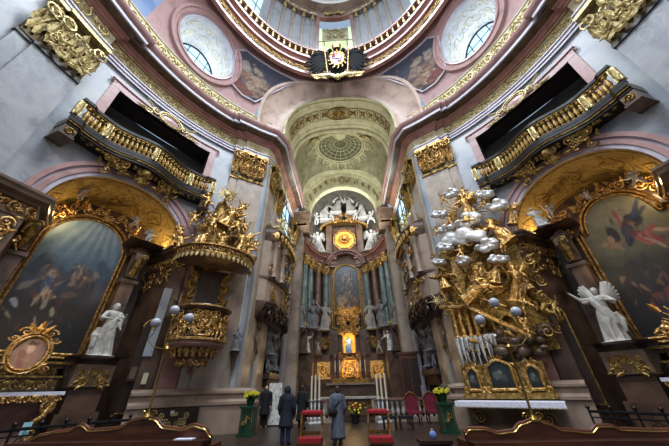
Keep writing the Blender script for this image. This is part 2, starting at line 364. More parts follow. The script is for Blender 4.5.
reg('putto', putto(1)); reg('puttob', putto(2, ((-1, -.3), (1, 1.)), (-.4, .5))); reg('puttoc', putto(3, ((-1, .5), (1, .6)), (.8, .2), True))
def cloud(seed, n=16, w=1., h=.55):
    R = random.Random(seed); m = MB()
    for i in range(n):
        a = R.uniform(0, 6.28); q = math.sqrt(R.random()); r = R.uniform(.1, .22); m.ball((q*w*.42*math.cos(a), R.uniform(-.08, .08), q*h*.42*math.sin(a)), r, r*.8, r*.8, 7)
    return m, .03
reg('cloud', cloud(1)); reg('cloudb', cloud(2, 12, .8, .7)); reg('cloudc', cloud(3, 14, 1.2, .45))
FIGN = dict(saint='saint_statue', pointing='robed_statue', angel='angel_statue', angelb='angel_statue', bishop='bishop_statue', kneeler='kneeling_statue', kneelangel='kneeling_angel', putto='cherub', puttob='cherub', puttoc='cherub')
def fig(k, loc, h, rz, matl, label, cat='statue', group=None, flipx=False, tilt=(0, 0), name=None):
    o = inst(PR[k], name or FIGN[k], None, loc, 0, (-h if flipx else h, h, h), (tilt[0], tilt[1], rz), matl); return tag(o, label, cat, group)
def figp(k, name, parent, loc, h, rz=0, matl='gold', tilt=(0, 0), flipx=False):
    return inst(PR[k], name, parent, loc, 0, (-h if flipx else h, h, h), (tilt[0], tilt[1], rz), matl)
# ------------------------------------------------------------------ painting
def mixc(a, b, t): return tuple(a[i]+(b[i]-a[i])*t for i in range(3))
def vnoise(x, y, seed=0):
    def h(i, j): return (math.sin(i*127.1+j*311.7+seed*74.7)*43758.5453) % 1
    xi, yi = math.floor(x), math.floor(y); fx, fy = x-xi, y-yi; fx = fx*fx*(3-2*fx); fy = fy*fy*(3-2*fy)
    return lerp(lerp(h(xi, yi), h(xi+1, yi), fx), lerp(h(xi, yi+1), h(xi+1, yi+1), fx), fy)
def painter(grad, bl, seed=0, rays=None, nz=.12, zones=(), pal=None):
    RR = random.Random(seed+100); ST = []; pal = pal or ['#c9a684', '#8a5f45', '#2a211c', '#d8c4a4', '#7c3327', '#3d4c66', '#5b4636', '#1d1815']
    for zx, zy, zw, zh, n in zones:
        for i in range(n):
            a = RR.uniform(0, PI); ST.append((zx+RR.gauss(0, .5)*zw, zy+RR.gauss(0, .5)*zh, RR.uniform(.016, .06), RR.uniform(.007, .026), math.cos(a), math.sin(a), L(RR.choice(pal))[:3], RR.uniform(.2, .62)))
    G = [(t, L(c)[:3]) for t, c in grad]; B = [(x, y, rx, ry, math.radians(a), L(c)[:3], o) for x, y, rx, ry, a, c, o in bl]
    def f(u, v):
        wu = u+.03*(vnoise(u*9, v*9, seed)-.5)*2; wv = v+.03*(vnoise(u*9+5, v*9+9, seed)-.5)*2
        c = G[-1][1]
        for (t0, c0), (t1, c1) in zip(G, G[1:]):
            if wv <= t1: c = mixc(c0, c1, max(0, min(1, (wv-t0)/(t1-t0)))); break
        if rays:
            a = math.atan2(u-rays[0], rays[1]-v); k = .5+.5*math.sin(a*rays[2]); c = mixc(c, L(rays[3])[:3], k*rays[4]*max(0, min(1, (v-rays[5])/.3)))
        for x, y, rx, ry, a, cc, op in B:
            dx, dy = wu-x, wv-y; p = (dx*math.cos(a)+dy*math.sin(a))/rx; q = (-dx*math.sin(a)+dy*math.cos(a))/ry; e = p*p+q*q
            if e < 1.3: c = mixc(c, cc, op*max(0, min(1, (1.3-e)/.5)))
        for x, y, rx, ry, ca, sa, cc, op in ST:
            dx = wu-x
            if abs(dx) > .12: continue
            dy = wv-y
            if abs(dy) > .12: continue
            p = (dx*ca+dy*sa)/rx; q = (-dx*sa+dy*ca)/ry; e = p*p+q*q
            if e < 1: c = mixc(c, cc, op*min(1, (1-e)/.4))
        n = 1+nz*(vnoise(u*30, v*30, seed+3)-.5)*2+nz*(vnoise(u*60, v*60, seed+4)-.5)
        return tuple(max(0, x*n) for x in c)+(1,)
    return f
def canvas(name, x0, x1, zf0, zf1, y, pf, parent=None, nx=60, nz=90, fn=None, matl='paint'):
    vs = []; cols = []; z0s = [zf0(lerp(x0, x1, i/nx)) for i in range(nx+1)]; z1s = [zf1(lerp(x0, x1, i/nx)) for i in range(nx+1)]
    Z0, Z1 = min(z0s), max(z1s); mb = MB(); P = []
    for j in range(nz+1):
        row = []
        for i in range(nx+1):
            x = lerp(x0, x1, i/nx); z = lerp(z0s[i], z1s[i], j/nz); p = (x, y, z); row.append(fn(*p) if fn else p); cols.append(pf(i/nx, (z-Z0)/(Z1-Z0)))
        P.append(row)
    mb.grid(P); return mb.build(name, matl, parent, True, cols=cols)
# ================================================================== THE SETTING
mb = MB(); mb.box(-16, 16, -12, 15.2, -.1, 0); mb.box(-7, 7, 15.2, 31, -.1, 0); struct(mb.build('floor', 'floor', smooth=False))
mb = MB()
for i, (y0, hz) in enumerate(((17.4, .15), (17.8, .3), (21.6, .45), (22.0, .6), (22.4, .75))): mb.box(-4.6, 4.6, y0, 29.6, hz-.15, hz)
struct(mb.build('floor_steps', 'steps', smooth=False))
IMP = 8.0
def archz(v, r=2.65, zc=7.75): return zc+math.sqrt(max(0, r*r-v*v)) if abs(v) < r else 0
for s, nm in ((-1, 'left'), (1, 'right')):
    B = bend(s, 56); r56 = rr_(math.radians(56)); ph = lambda v: 56-math.degrees(v/r56)
    # upper wall of the bay with the arch and the tribune opening, plus plain wall either side and behind the camera
    lo, up = MB(), MB()
    vs = sorted(set([round(x, 3) for x in frange(-5.2, 5.0, 52)]+[-2.65, 2.65, -2.649, 2.649, -2.6, 2.6, -2.601, 2.601]+[2.65*math.cos(PI*i/24) for i in range(25)]))
    for a, b in zip(vs, vs[1:]):
        c = (a+b)/2; za, zb = (archz(a), archz(b)) if abs(c) < 2.65 else (IMP, IMP)
        q = lambda za0, zb0, za1, zb1, t: t.add([B(a, -.3, za0), B(b, -.3, zb0), B(b, -.3, zb1), B(a, -.3, za1)], [(0, 1, 2, 3)])
        if abs(c) > 2.65: q(0, 0, IMP, IMP, lo)
        zn = lambda x: max(IMP-.25, x)
        q(za if abs(c) < 2.65 else IMP, zb if abs(c) < 2.65 else IMP, 12.1, 12.1, up)
        if abs(c) > 2.6: q(12.1, 12.1, 15.0, 15.0, up)
        q(15.0, 15.0, 16.3, 16.3, up)
    struct(up.build('wall_'+nm, 'grey')); struct(lo.build('wall_'+nm+'_lower', 'brown'))
    mb = MB(); P = [[EL(s, g, -.3, z) for g in frange(ph(-5.2), 180, 40)] for z in (0, 8, 16.3)]; mb.grid(P); P = [[EL(s, g, -.3, z) for g in frange(20, ph(5.0), 14)] for z in (0, 16.3)]
    mb.grid([[EL(s, g, -.3, z) for g in frange(26.6, ph(5.0), 8)] for z in (0, 8, 16.3)]); struct(mb.build('wall_'+nm+'_rear', 'grey'))
    # tribune opening
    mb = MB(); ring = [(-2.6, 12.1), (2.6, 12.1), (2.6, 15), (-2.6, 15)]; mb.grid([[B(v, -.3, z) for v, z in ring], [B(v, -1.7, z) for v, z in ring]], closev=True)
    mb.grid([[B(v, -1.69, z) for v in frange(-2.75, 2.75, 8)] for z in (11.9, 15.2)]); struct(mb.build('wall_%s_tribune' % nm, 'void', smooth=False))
    # pink frame round it
    mb = MB(); o = [(-2.95, 12.1), (-2.95, 15.3), (2.95, 15.3), (2.95, 12.1)]
    def band(pts, wd, d0, d1):
        for (v0, z0), (v1, z1) in zip(pts, pts[1:]):
            hor = abs(z1-z0) < 1e-6; n = 20 if hor else 1
            for i in range(n):
                a0, a1 = lerp(v0, v1, i/n), lerp(v0, v1, (i+1)/n)
                if hor: mb.add([B(a0, d1, z0), B(a1, d1, z0), B(a1, d1, z0+wd), B(a0, d1, z0+wd), B(a0, d0, z0), B(a1, d0, z0), B(a1, d0, z0+wd), B(a0, d0, z0+wd)], [(0, 1, 2, 3), (0, 4, 5, 1), (3, 2, 6, 7)])
                else: mb.add([B(v0, d1, z0), B(v0+wd, d1, z0), B(v0+wd, d1, z1), B(v0, d1, z1), B(v0, d0, z0), B(v0+wd, d0, z0), B(v0+wd, d0, z1), B(v0, d0, z1)], [(0, 1, 2, 3), (0, 4, 7, 3), (1, 5, 6, 2)])
    band([(-3.0, 12.1), (-3.0, 15.45)], .4, -.3, -.18); band([(2.6, 12.1), (2.6, 15.45)], .4, -.3, -.18); band([(-3.0, 15.0), (3.0, 15.0)], .45, -.3, -.17); band([(-3.1, 15.42), (3.1, 15.42)], .1, -.3, -.1)
    f = lambda x, y, z: B(x, -.2-y, z)
    for sg in (-1, 1): spiral(mb, f, sg*3.05, 15.35, .22, 1.5, PI/2, sg, .03, .02)
    struct(mb.build('trim_'+('1' if s < 0 else '2'), 'pink'))
    # arch mouldings : pink, lilac and white rings on the wall face
    for k, (r0, r1, d, m) in enumerate(((2.65, 2.82, -.16, 'lilac'), (2.82, 3.0, -.1, 'pink'), (3.0, 3.12, -.2, 'lilac'), (3.12, 3.3, -.08, 'pink'))):
        mb = MB(); A = frange(0, PI, 40)
        mb.grid([[B(r0*math.cos(a), -.3, 7.75+r0*math.sin(a)) for a in A], [B(r0*math.cos(a), d, 7.75+r0*math.sin(a)) for a in A], [B(r1*math.cos(a), d, 7.75+r1*math.sin(a)) for a in A], [B(r1*math.cos(a), -.3, 7.75+r1*math.sin(a)) for a in A]])
        struct(mb.build('trim_arch_'+nm, m))
    # soffit of the chapel arch, painted, and chapel walls
    def SO(t, a):
        r = lerp(2.65, 1.95, t); d = lerp(-.3, -2.5, t); return B(r*math.cos(a), d, lerp(7.75, 7.9, t)+r*math.sin(a))
    mb = MB(); mb.grid([[SO(t, a) for a in frange(0, PI, 36)] for t in frange(0, 1, 5)]); struct(mb.build('ceiling_chapel_'+nm, 'soffit'))
    mb = MB()
    for k in range(5):
        a0 = .35+k*(PI-.7)/4; f = lambda x, y, z, a0=a0: SO(.5+z/2.2, a0+x/2.3)
        for sg in (-1, 1):
            pts = [(sg*.42*math.cos(b)*(.75+.2*math.cos(4*b)), 0, .62*math.sin(b)*(.85+.15*math.cos(3*b))) for b in frange(-PI/2, PI/2, 12)]
            mb.tube([f(*p) for p in pts], .028, 5)
        spiral(mb, f, .12, .1, .2, 1.3, 0, 1, .022, 0); spiral(mb, f, -.12, -.2, .2, 1.3, PI, -1, .022, 0)
    for t in (.06, .93): mb.tube([SO(t, a) for a in frange(0, PI, 40)], .03, 5)
    struct(mb.build('trim_soffit_'+nm, 'golddk'))
    mb = MB()
    for sg in (-1, 1): mb.grid([[B(sg*lerp(2.65, 1.95, t), lerp(-.3, -2.5, t), z) for t in (0, .5, 1)] for z in (0, 4, 7.9)])
    struct(mb.build('wall_chapel_'+nm, 'dark'))
    mb = MB(); top = [2.0*math.cos(a) for a in frange(PI, 0, 20)]
    mb.grid([[B(v, -2.5, 0) for v in top], [B(v, -2.5, 7.9) for v in top], [B(v, -2.5, 7.9+math.sqrt(max(0, 4.0-v*v))) for v in top]]); struct(mb.build('wall_chapel_back_'+nm, 'dark'))
    # impost cornice: pilaster -> arch -> into the chapel, both sides
    prof = [(.0, 6.95), (.05, 6.95), (.05, 7.2), (.02, 7.22), (.02, 7.45), (.12, 7.5), (.16, 7.6), (.36, 7.68), (.38, 7.8), (.45, 7.86), (.45, 7.96), (0, 8.0)]
    for sg in (1, -1):
        pa = [EL(-1, g, -.3, 0)[:2] for g in frange(37.2, 56-math.degrees(2.65/r56), 4)] if sg > 0 else [EL(-1, g, -.3, 0)[:2] for g in frange(74.5, 56+math.degrees(2.65/r56), 4)]
        BL = bend(-1, 56); pa += [BL(sg*2.3, -1.4, 0)[:2], BL(sg*1.95, -2.5, 0)[:2], BL(sg*1.85, -2.52, 0)[:2]]
        if sg > 0: pa = pa[::-1]
        mb = mirror(sweep(MB(), pa, prof), s); struct(mb.build('trim_impost_'+nm, 'dark' if sg > 0 else 'brown'))
        mb = MB(); pq = pa if sg < 0 else pa
        def ff(x, y, z, pq=pq):
            # walk along the impost path
            l = 0
            for (a, b) in zip(pq, pq[1:]):
                e = math.dist(a, b)
                if x <= l+e or b is pq[-1]:
                    t = (x-l)/e; nx, ny = (b[1]-a[1])/e, -(b[0]-a[0])/e; return (lerp(a[0], b[0], t)-y*nx, lerp(a[1], b[1], t)-y*ny, z)
                l += e
        tot = sum(math.dist(a, b) for a, b in zip(pq, pq[1:])); scrollband(mb, ff, .2, tot-.8, 7.25, .5, .045, .08); rocaille(mb, lambda x, y, z: ff(min(tot-.1, max(.05, x)), y, z), 2.6, .95, 33, .05, 22, 1.5, 6.5, .06, sym=False)
        mirror(mb, s); struct(mb.build('trim_impost_scrolls_'+nm, 'gold'))
    # plinth
    for g0, g1, dd in ((22.8, 44, .12), (66.5, 90, .1)):
        pth = arcpath(g1, g0, dd-.0, 14)
        if g0 < 30: pth += [(-5.15, 14.35), (-5.12, 17.6)]
        for z0, z1, pr, m in ((0, 1.05, 0, 'tan'), ):
            mb = mirror(sweep(MB(), pth, [(0, 0), (.12, 0), (.12, 1.0), (.2, 1.05), (.2, 1.15), (.06, 1.25), (.06, 1.42), (.16, 1.46), (.16, 1.54), (0, 1.66)]), s); struct(mb.build('baseboard_'+nm, m))
    # ---- main entablature
    W_, F_ = -.2, .06
    path = arcpath(112, 87, F_, 6)+arcpath(86.9, 84.8, W_, 2)+arcpath(84.7, 74.9, F_, 5)+arcpath(74.7, 37, W_, 26)+arcpath(36.8, 34.2, -.06, 2)+arcpath(34.1, 26.6, F_+.08, 4)+[(-5.28, 14.5), (-5.25, 22.6)]
    for nme, m, prof in (('architrave', 'lilac', [(0, 16.05), (.06, 16.05), (.06, 16.2), (.13, 16.22), (.13, 16.36), (.2, 16.4), (.2, 16.47), (0, 16.5)]),
                         ('frieze', 'frieze', [(.0, 16.47), (.02, 16.47), (.02, 17.4), (0, 17.4)]),
                         ('bed_moulding', 'rose', [(0, 17.38), (.1, 17.4), (.12, 17.5), (.22, 17.55), (.24, 17.66), (.38, 17.72), (.4, 17.84), (0, 17.84)]),
                         ('dark_soffit', 'dark', [(.3, 17.84), (.95, 17.86), (.95, 17.9), (.3, 17.9)]),
                         ('corona', 'lilac', [(.9, 17.84), (1.0, 17.84), (1.02, 18.04), (.9, 18.05)]),
                         ('fillet', 'rose', [(.9, 18.05), (1.06, 18.06), (1.1, 18.14), (.9, 18.14)]), ('crown_moulding', 'pink', [(.9, 18.14), (1.12, 18.15), (1.22, 18.26), (1.24, 18.4), (-.2, 18.48)])):
        mb = mirror(sweep(MB(), path, prof), s); struct(mb.build('trim_%s_%s' % (nme, nm), m))
    mb = MB(); mb.tube([(-s*0+s*-1*0+x, y, z) for x, y, z in [EL(s, g, -.02, 16.56) for g in frange(74, 37.5, 30)]], .025, 5); mb.tube([EL(s, g, -.02, 17.34) for g in frange(74, 37.5, 30)], .025, 5)
    scrollband(mb, lambda x, y, z: EL(s, 56-math.degrees(x/12.3), -.16-y, z), -4.0, 4.1, 16.95, .85, .045, .02)
    for g0, g1 in ((75.2, 84.5), (27, 33.8), (88, 112)):
        scrollband(mb, lambda x, y, z: EL(s, x, .16-y, z) if False else EL(s, g0+math.degrees(x/12.3), .17-y, z), .1, (g1-g0)*12.3*PI/180-.1, 16.95, .8, .045, .02)
    scrollband(mb, lambda x, y, z: (s*(5.2+y), 14.9+x, z), 0, 7.4, 16.95, .8, .045, .02)
    struct(mb.build('trim_frieze_scrolls_'+nm, 'goldpl'))
    BN = 2.7
    # ---- attic band and pendentive zone, leaning in to the dome ring
def dz(z):
    t = max(0, (z-18.3)/6.7); return .7+2.5*t**1.5
OV = (57.2, 21.75, 1.95, 1.72)       # centre angle, centre z, half width (m), half height
def ovalf(s):
    r0 = rr_(math.radians(OV[0]))-1.9
    return lambda x, y, z: EL(s, OV[0]-math.degrees(x/r0), dz(z)-y, z)
for s, nm in ((-1, 'left'), (1, 'right')):
    F = ovalf(s); cz = OV[1]; X0, X1, Z0, Z1 = -3.05, 2.75, 18.3, 25.0
    angs = sorted(set([2*PI*i/56 for i in range(56)]+[math.atan2(z-cz, x) % (2*PI) for x in (X0, X1) for z in (Z0, Z1)]))
    def outer(a):
        c, q = math.cos(a), math.sin(a); t = min((X1/c if c > 1e-9 else X0/c if c < -1e-9 else 1e9), ((Z1-cz)/q if q > 1e-9 else (Z0-cz)/q if q < -1e-9 else 1e9)); return t*c, cz+t*q
    mb = MB(); P = []
    for k in range(8):
        t = k/7; row = []
        for a in angs:
            ix, iz = OV[2]*math.cos(a), cz+OV[3]*math.sin(a); ox, oz = outer(a); row.append(F(lerp(ix, ox, t), 0, lerp(iz, oz, t)))
        P.append(row)
    mb.grid(P, closev=True); struct(mb.build('ceiling_bay_'+nm, 'pink'))
    r0 = rr_(math.radians(OV[0]))-1.9; gA, gB = OV[0]-math.degrees(X1/r0), OV[0]-math.degrees(X0/r0)
    mb = MB(); mb.grid([[EL(s, g, dz(z), z) for g in frange(gB, 180, 30)] for z in frange(18.3, 25, 8)]); struct(mb.build('ceiling_rear_'+nm, 'bluefr' if s < 0 else 'pink'))
    # rings of the oval window
    A = frange(0, 2*PI, 64)
    def ring(name, m, prof):
        mb = MB(); mb.grid([[F((OV[2]+o)*math.cos(a), -d, cz+(OV[3]+o)*math.sin(a)) for a in A[:-1]] for o, d in prof], closev=True); return struct(mb.build(name, m))
    ring('trim_oval_'+nm, 'pink', [(0, -.1), (0, .12), (.12, .16), (.16, .1), (.3, .1), (.34, .16), (.5, .16), (.55, 0)])
    ring('trim_oval_inner_'+nm, 'lilac', [(0, -.1), (.0, .06), (-.08, .06), (-.1, -.12)])
    # splayed reveal: deep, ending in the window low down
    def RV(t, a):
        sc = lerp(1, .72, t); q = F(0, 0, cz); x, y, z = F((OV[2])*sc*math.cos(a)-.0*t, 0, cz+OV[3]*sc*math.sin(a)+lerp(0, .15, t)); n = Vector(F(0, 1, cz))-Vector(q); return Vector((x, y, z))+n*(2.3*t)
    mb = MB(); mb.grid([[RV(t, a) for a in A[:-1]] for t in frange(0, 1, 6)], closev=True); struct(mb.build('ceiling_reveal_'+nm, 'reveal')); q0 = Vector(RV(.93, 0))*.5+Vector(RV(.93, PI))*.5; area('oval_window_daylight', tuple(q0), (0, CY, 19), 1.8, 130, (.78, .9, 1))
    mb = MB()
    for k in range(22):
        f = lambda x, y, z, k=k: RV(min(.97, max(.03, .48+z/2.6)), k*2*PI/22+x/1.6)
        spiral(mb, f, 0, .25, .34, 1.5, k, 1 if k % 2 else -1, .024, 0); spiral(mb, f, .2, -.5, .26, 1.3, k+2, -1 if k % 2 else 1, .02, 0); leaf(mb, f, -.1, -.2, k, .35, .18, 0, 0); leaf(mb, f, .15, .6, k+2, .4, .16, 0, 0); spiral(mb, f, -.15, .85, .2, 1.3, k, 1, .02, 0)
    struct(mb.build('trim_reveal_scrolls_'+nm, 'goldpl'))
    wn = MB(); wn.add([RV(.97, a) for a in A[:-1]]+[tuple(sum((Vector(RV(.97, a)) for a in A[:-1]), Vector())/64)], [(i, (i+1) % 64, 64) for i in range(64)])
    wo = tag(wn.build('window_%d' % (1 if s < 0 else 2), 'glass'), kind='structure')
    wn = MB(); wn.tube([RV(.95, a) for a in A], .07, 6)
    for k in (-.5, 0, .5):
        a = math.acos(k); wn.tube([RV(.95, a), RV(.95, -a)], .03, 5); wn.tube([RV(.95, math.asin(k)), RV(.95, PI-math.asin(k))], .03, 5)
    wn.build('window_bars', 'iron', wo)
    # gold band above the cornice
    mb = MB(); scrollband(mb, lambda x, y, z: EL(s, 56-math.degrees(x/11.2), dz(z)+.03-y, z), -5.5, 5.2, 18.9, .75, .05, .03); struct(mb.build('trim_attic_scrolls_'+nm, 'goldpl'))
    mb = MB(); mb.grid([[EL(s, g, dz(z)+.03, z) for g in frange(90, 28, 40)] for z in (18.3, 19.35)]); mb.tube([EL(s, g, dz(19.4)+.03, 19.4) for g in frange(90, 27, 40)], .05, 6); struct(mb.build('trim_attic_band_'+nm, 'cream'))
    # pendentive between the oval bay and the choir arch
    def ZL(g):       # lower edge: the choir arch's outer line
        x = EL(-1, g, 1.9, 0)[0]; return 18.35+max(0, 1-(min(1, abs(x)/6.0))**BN)**(1/BN)*5.15
    G = frange(gA, 0, 26); mb = MB(); mb.grid([[EL(s, g, dz(lerp(min(ZL(g), 24.9), 25, t)), lerp(min(ZL(g), 24.9), 25, t)) for g in G] for t in frange(0, 1, 8)]); struct(mb.build('ceiling_pendentive_'+nm, 'pink'))
    # fresco field on it
    edge = [(48.6, 23.2), (45.6, 20.8), (40.5, 20.45), (35.2, 20.5), (31, 21.6), (24.5, 22.9), (18, 23.6), (26, 23.72), (36, 23.75), (45, 23.7)]
    g0, g1, z0, z1 = 49, 17.5, 20.3, 23.8
    pf = painter([(0, '#34333a'), (.4, '#3d3e4a'), (1, '#4a4d5e')], [(.3, .45, .12, .2, 30, '#a5785c', .5), (.42, .55, .1, .12, -20, '#c9a88a', .5), (.25, .2, .14, .12, 10, '#7d4334', .85), (.45, .3, .1, .12, 50, '#b08a68', .5), (.55, .2, .12, .08, 0, '#4e3024', .9), (.6, .5, .1, .07, 20, '#8a5a48', .7), (.2, .7, .06, .1, 0, '#b9a8a0', .6), (.7, .7, .1, .05, 10, '#38354a', .5), (.38, .75, .08, .06, 0, '#c8b89c', .6), (.32, .35, .05, .07, 0, '#dcc8a8', .5)], 11 if s < 0 else 15, pal=['#8a6a50', '#6b4434', '#a88c6c', '#3c3430', '#5a5a68', '#b8a488', '#2a2a34'], zones=[(.35, .45, .25, .35, 160), (.65, .5, .3, .2, 50)])
    def inpoly(x, y):
        c = False
        for (x1, y1), (x2, y2) in zip(edge, edge[1:]+edge[:1]):
            if (y1 > y) != (y2 > y) and x < (x2-x1)*(y-y1)/(y2-y1)+x1: c = not c
        return c
    mb = MB(); cols = []; nx, nz = 60, 40; vs = []
    for j in range(nz+1):
        for i in range(nx+1):
            g, z = lerp(g0, g1, i/nx), lerp(z0, z1, j/nz); vs.append(EL(s, g, dz(z)+.05, z)); cols.append(pf(i/nx, j/nz))
    fs = [(j*(nx+1)+i, j*(nx+1)+i+1, (j+1)*(nx+1)+i+1, (j+1)*(nx+1)+i) for j in range(nz) for i in range(nx) if inpoly(lerp(g0, g1, (i+.5)/nx), lerp(z0, z1, (j+.5)/nz))]
    mb.add(vs, fs); struct(mb.build('ceiling_fresco_'+nm, 'tex', cols=cols))
    mb = MB(); ee = []
    for (a, b), (c, d) in zip(edge, edge[1:]+edge[:1]): ee += [EL(s, lerp(a, c, t), dz(lerp(b, d, t))+.08, lerp(b, d, t)) for t in (0, .25, .5, .75)]
    mb.tube(ee+[ee[0]], .07, 6, cap=False); struct(mb.build('trim_fresco_'+nm, 'lilac'))
# ---- rings below the drum
def ringE(name, m, prof, n=120, g=118):
    mb = MB(); mb.grid([[EL(1, a, d, z) for d, z in prof] for a in frange(-g, g, n)]); return struct(mb.build(name, m))
ringE('trim_ring_lower', 'rose', [(3.1, 23.75), (3.35, 23.8), (3.38, 24.0), (3.25, 24.1), (3.25, 24.3), (3.0, 24.3)])
ringE('trim_ring_band', 'archp', [(3.2, 24.3), (3.22, 25.1)])
ringE('trim_ring_upper', 'rose', [(3.0, 25.1), (3.45, 25.12), (3.5, 25.3), (3.4, 25.4), (3.6, 25.6), (3.75, 25.62), (3.8, 25.85), (3.6, 25.9), (3.3, 25.9)])
mb = MB(); scrollband(mb, lambda x, y, z: EL(1, math.degrees(x/9.5), 3.24-y, z), -14, -2.0, 24.7, .62, .04, .02); scrollband(mb, lambda x, y, z: EL(1, math.degrees(x/9.5), 3.24-y, z), 2.0, 14, 24.7, .62, .04, .02); struct(mb.build('trim_ring_scrolls', 'golddk'))
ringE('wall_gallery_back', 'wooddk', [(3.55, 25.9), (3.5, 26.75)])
gal = empty('gallery_balustrade', EL(1, 0, 3.7, 25.9), 0, 'gallery balustrade with gilded balusters round the foot of the dome drum', 'balustrade'); gl = Vector(gal.location)
def rel(mb, o): mb.xf(lambda x, y, z: tuple(Vector((x, y, z))-Vector(o))); return mb
mb = MB(); mb.grid([[EL(1, a, d, z) for d, z in ((3.5, 26.72), (3.9, 26.72), (3.92, 26.9), (3.5, 26.95))] for a in frange(-118, 118, 120)]); rel(mb, gl).build('rail', 'rose', gal)
bal = MB().lathe([(.0, 0), (.11, 0), (.11, .08), (.06, .12), (.12, .3), (.1, .42), (.05, .55), (.05, .62), (.1, .68), (.1, .82), (0, .82)], n=8).mesh('baluster', M['goldpl'])
for k in range(-24, 25):
    if abs(k) < 2: continue
    inst(bal, 'baluster', gal, Vector(EL(1, k*3.3, 3.76, 25.9))-gl)
# ---- drum
def DR(a, d, z): return EL(1, a, 3.0+d, z)
mb = MB(); WA = 10.6
for a0, a1 in ((WA, 45), (-45, -WA), (62, 118), (-118, -62)): mb.grid([[DR(a, 0, z) for a in frange(a0, a1, 16)] for z in (25.9, 36.6)])
for a0 in (-62, 45, -WA): mb.grid([[DR(a, 0, z) for a in frange(a0, a0+21, 6)] for z in (35.6, 36.6)])
struct(mb.build('wall_drum', 'grey'))
mb = MB()
for a0, a1 in ((13.5, 15), (19.5, 21), (26, 27.5), (32, 33.5), (39, 40.5), (64, 65.5), (69, 71)):
    for sg in (-1, 1):
        mb.grid([[DR(sg*a, d, z) for a, d in ((a0, 0), (a0, .3), (a1, .3), (a1, 0))] for z in (25.9, 35.2)])
struct(mb.build('trim_drum_pilasters', 'tan'))
mb = MB(); F0 = lambda s0: (lambda x, y, z: DR(s0+math.degrees(x/9.4), .3-y, z))
for a0 in (14.2, 20.2, 26.7, 32.7, 39.7):
    for sg in (-1, 1):
        for k in (-1, 0, 1): leaf(mb, F0(sg*a0), k*.16, 34.2, PI/2+k*.2, .9, .22, .05, .25)
        mb.grid([[DR(sg*a0+q, d, z) for q, d in ((-2, 0), (-2, .6), (2, .6), (2, 0))] for z in (35.05, 35.3)])
struct(mb.build('trim_drum_capitals', 'goldpl'))
ringE('trim_drum_cornice', 'tan', [(3.0, 35.3), (3.4, 35.3), (3.4, 35.7), (3.5, 36.2), (4.2, 36.4), (4.3, 36.8), (4.2, 37), (3.0, 37.1)])
mb = MB(); mb.grid([[EL(1, a, 3.0+8.*(1-math.cos(t)), 37+7*math.sin(t)) for a in frange(-180, 180, 60)] for t in frange(0, 1.5, 8)])
struct(mb.build('ceiling_dome', 'tan'))
mb = MB(); mb.grid([[EL(1, a, 3.0, z) for a in frange(118, 242, 40)] for z in (24, 37)]); struct(mb.build('wall_drum_rear', 'grey'))
for i, a0 in enumerate((0, 53.5, -53.5)):
    wo = tag(MB().grid([[DR(a0+a, -.9, z) for a in frange(-10.5, 10.5, 6)] for z in (25.9, 35.7)]).build('window_%d' % (3+i), 'glassw' if i == 0 else 'glass'), kind='structure')
    mb = MB()
    mb.grid([[DR(a0+sg, d, z) for d in (0, -.9)] for sg in (10.6,) for z in (25.9, 35.6)]); mb.grid([[DR(a0-10.6, d, z) for d in (0, -.9)] for z in (25.9, 35.6)])
    mb.build('window_reveal', 'cream', wo)
    mb = MB()
    for q in (-6.5, 0, 6.5): mb.tube([DR(a0+q, -.85, 25.9), DR(a0+q, -.85, 35.6)], .05, 5)
    for z in (29, 32.4): mb.tube([DR(a0-10.4, -.85, z), DR(a0+10.4, -.85, z)], .05, 5)
    mb.build('window_bars', 'tan', wo)
# the arched, stuccoed head of the middle window
mb = MB(); P = []
for i in range(13):
    t = i/12; P.append([DR(a, lerp(-.1, -.8, t), 31+4.4*t-(.0 if t else 0)) for a in frange(-7.8, 7.8, 8)])
mb.grid(P); struct(mb.build('ceiling_window_head', 'cream'))
mb = MB(); rocaille(mb, lambda x, y, z: DR(math.degrees(x/9.4), lerp(-.1, -.8, (z-31)/4.4)+.02-y, z), 1.6, 3.6, 5, .035, 16, 0, 33.2, .02)
rocaille(mb, lambda x, y, z: DR(math.degrees(x/9.4), .4-y, z), 2.4, 1.0, 8, .06, 12, 0, 36.1, .1)
struct(mb.build('trim_window_head_scrolls', 'goldpl'))
mb = MB()
for sg in (-1, 1): mb.grid([[DR(sg*a, d, z) for a, d in ((9.8, -.1), (9.8, .35), (12, .35), (12, 0))] for z in (25.9, 35.6)])
mb.grid([[DR(a, d, z) for a in frange(-12, 12, 10)] for d, z in ((.0, 35.1), (.4, 35.1), (.4, 35.8), (0, 35.8))]); struct(mb.build('trim_window_frame', 'rose'))
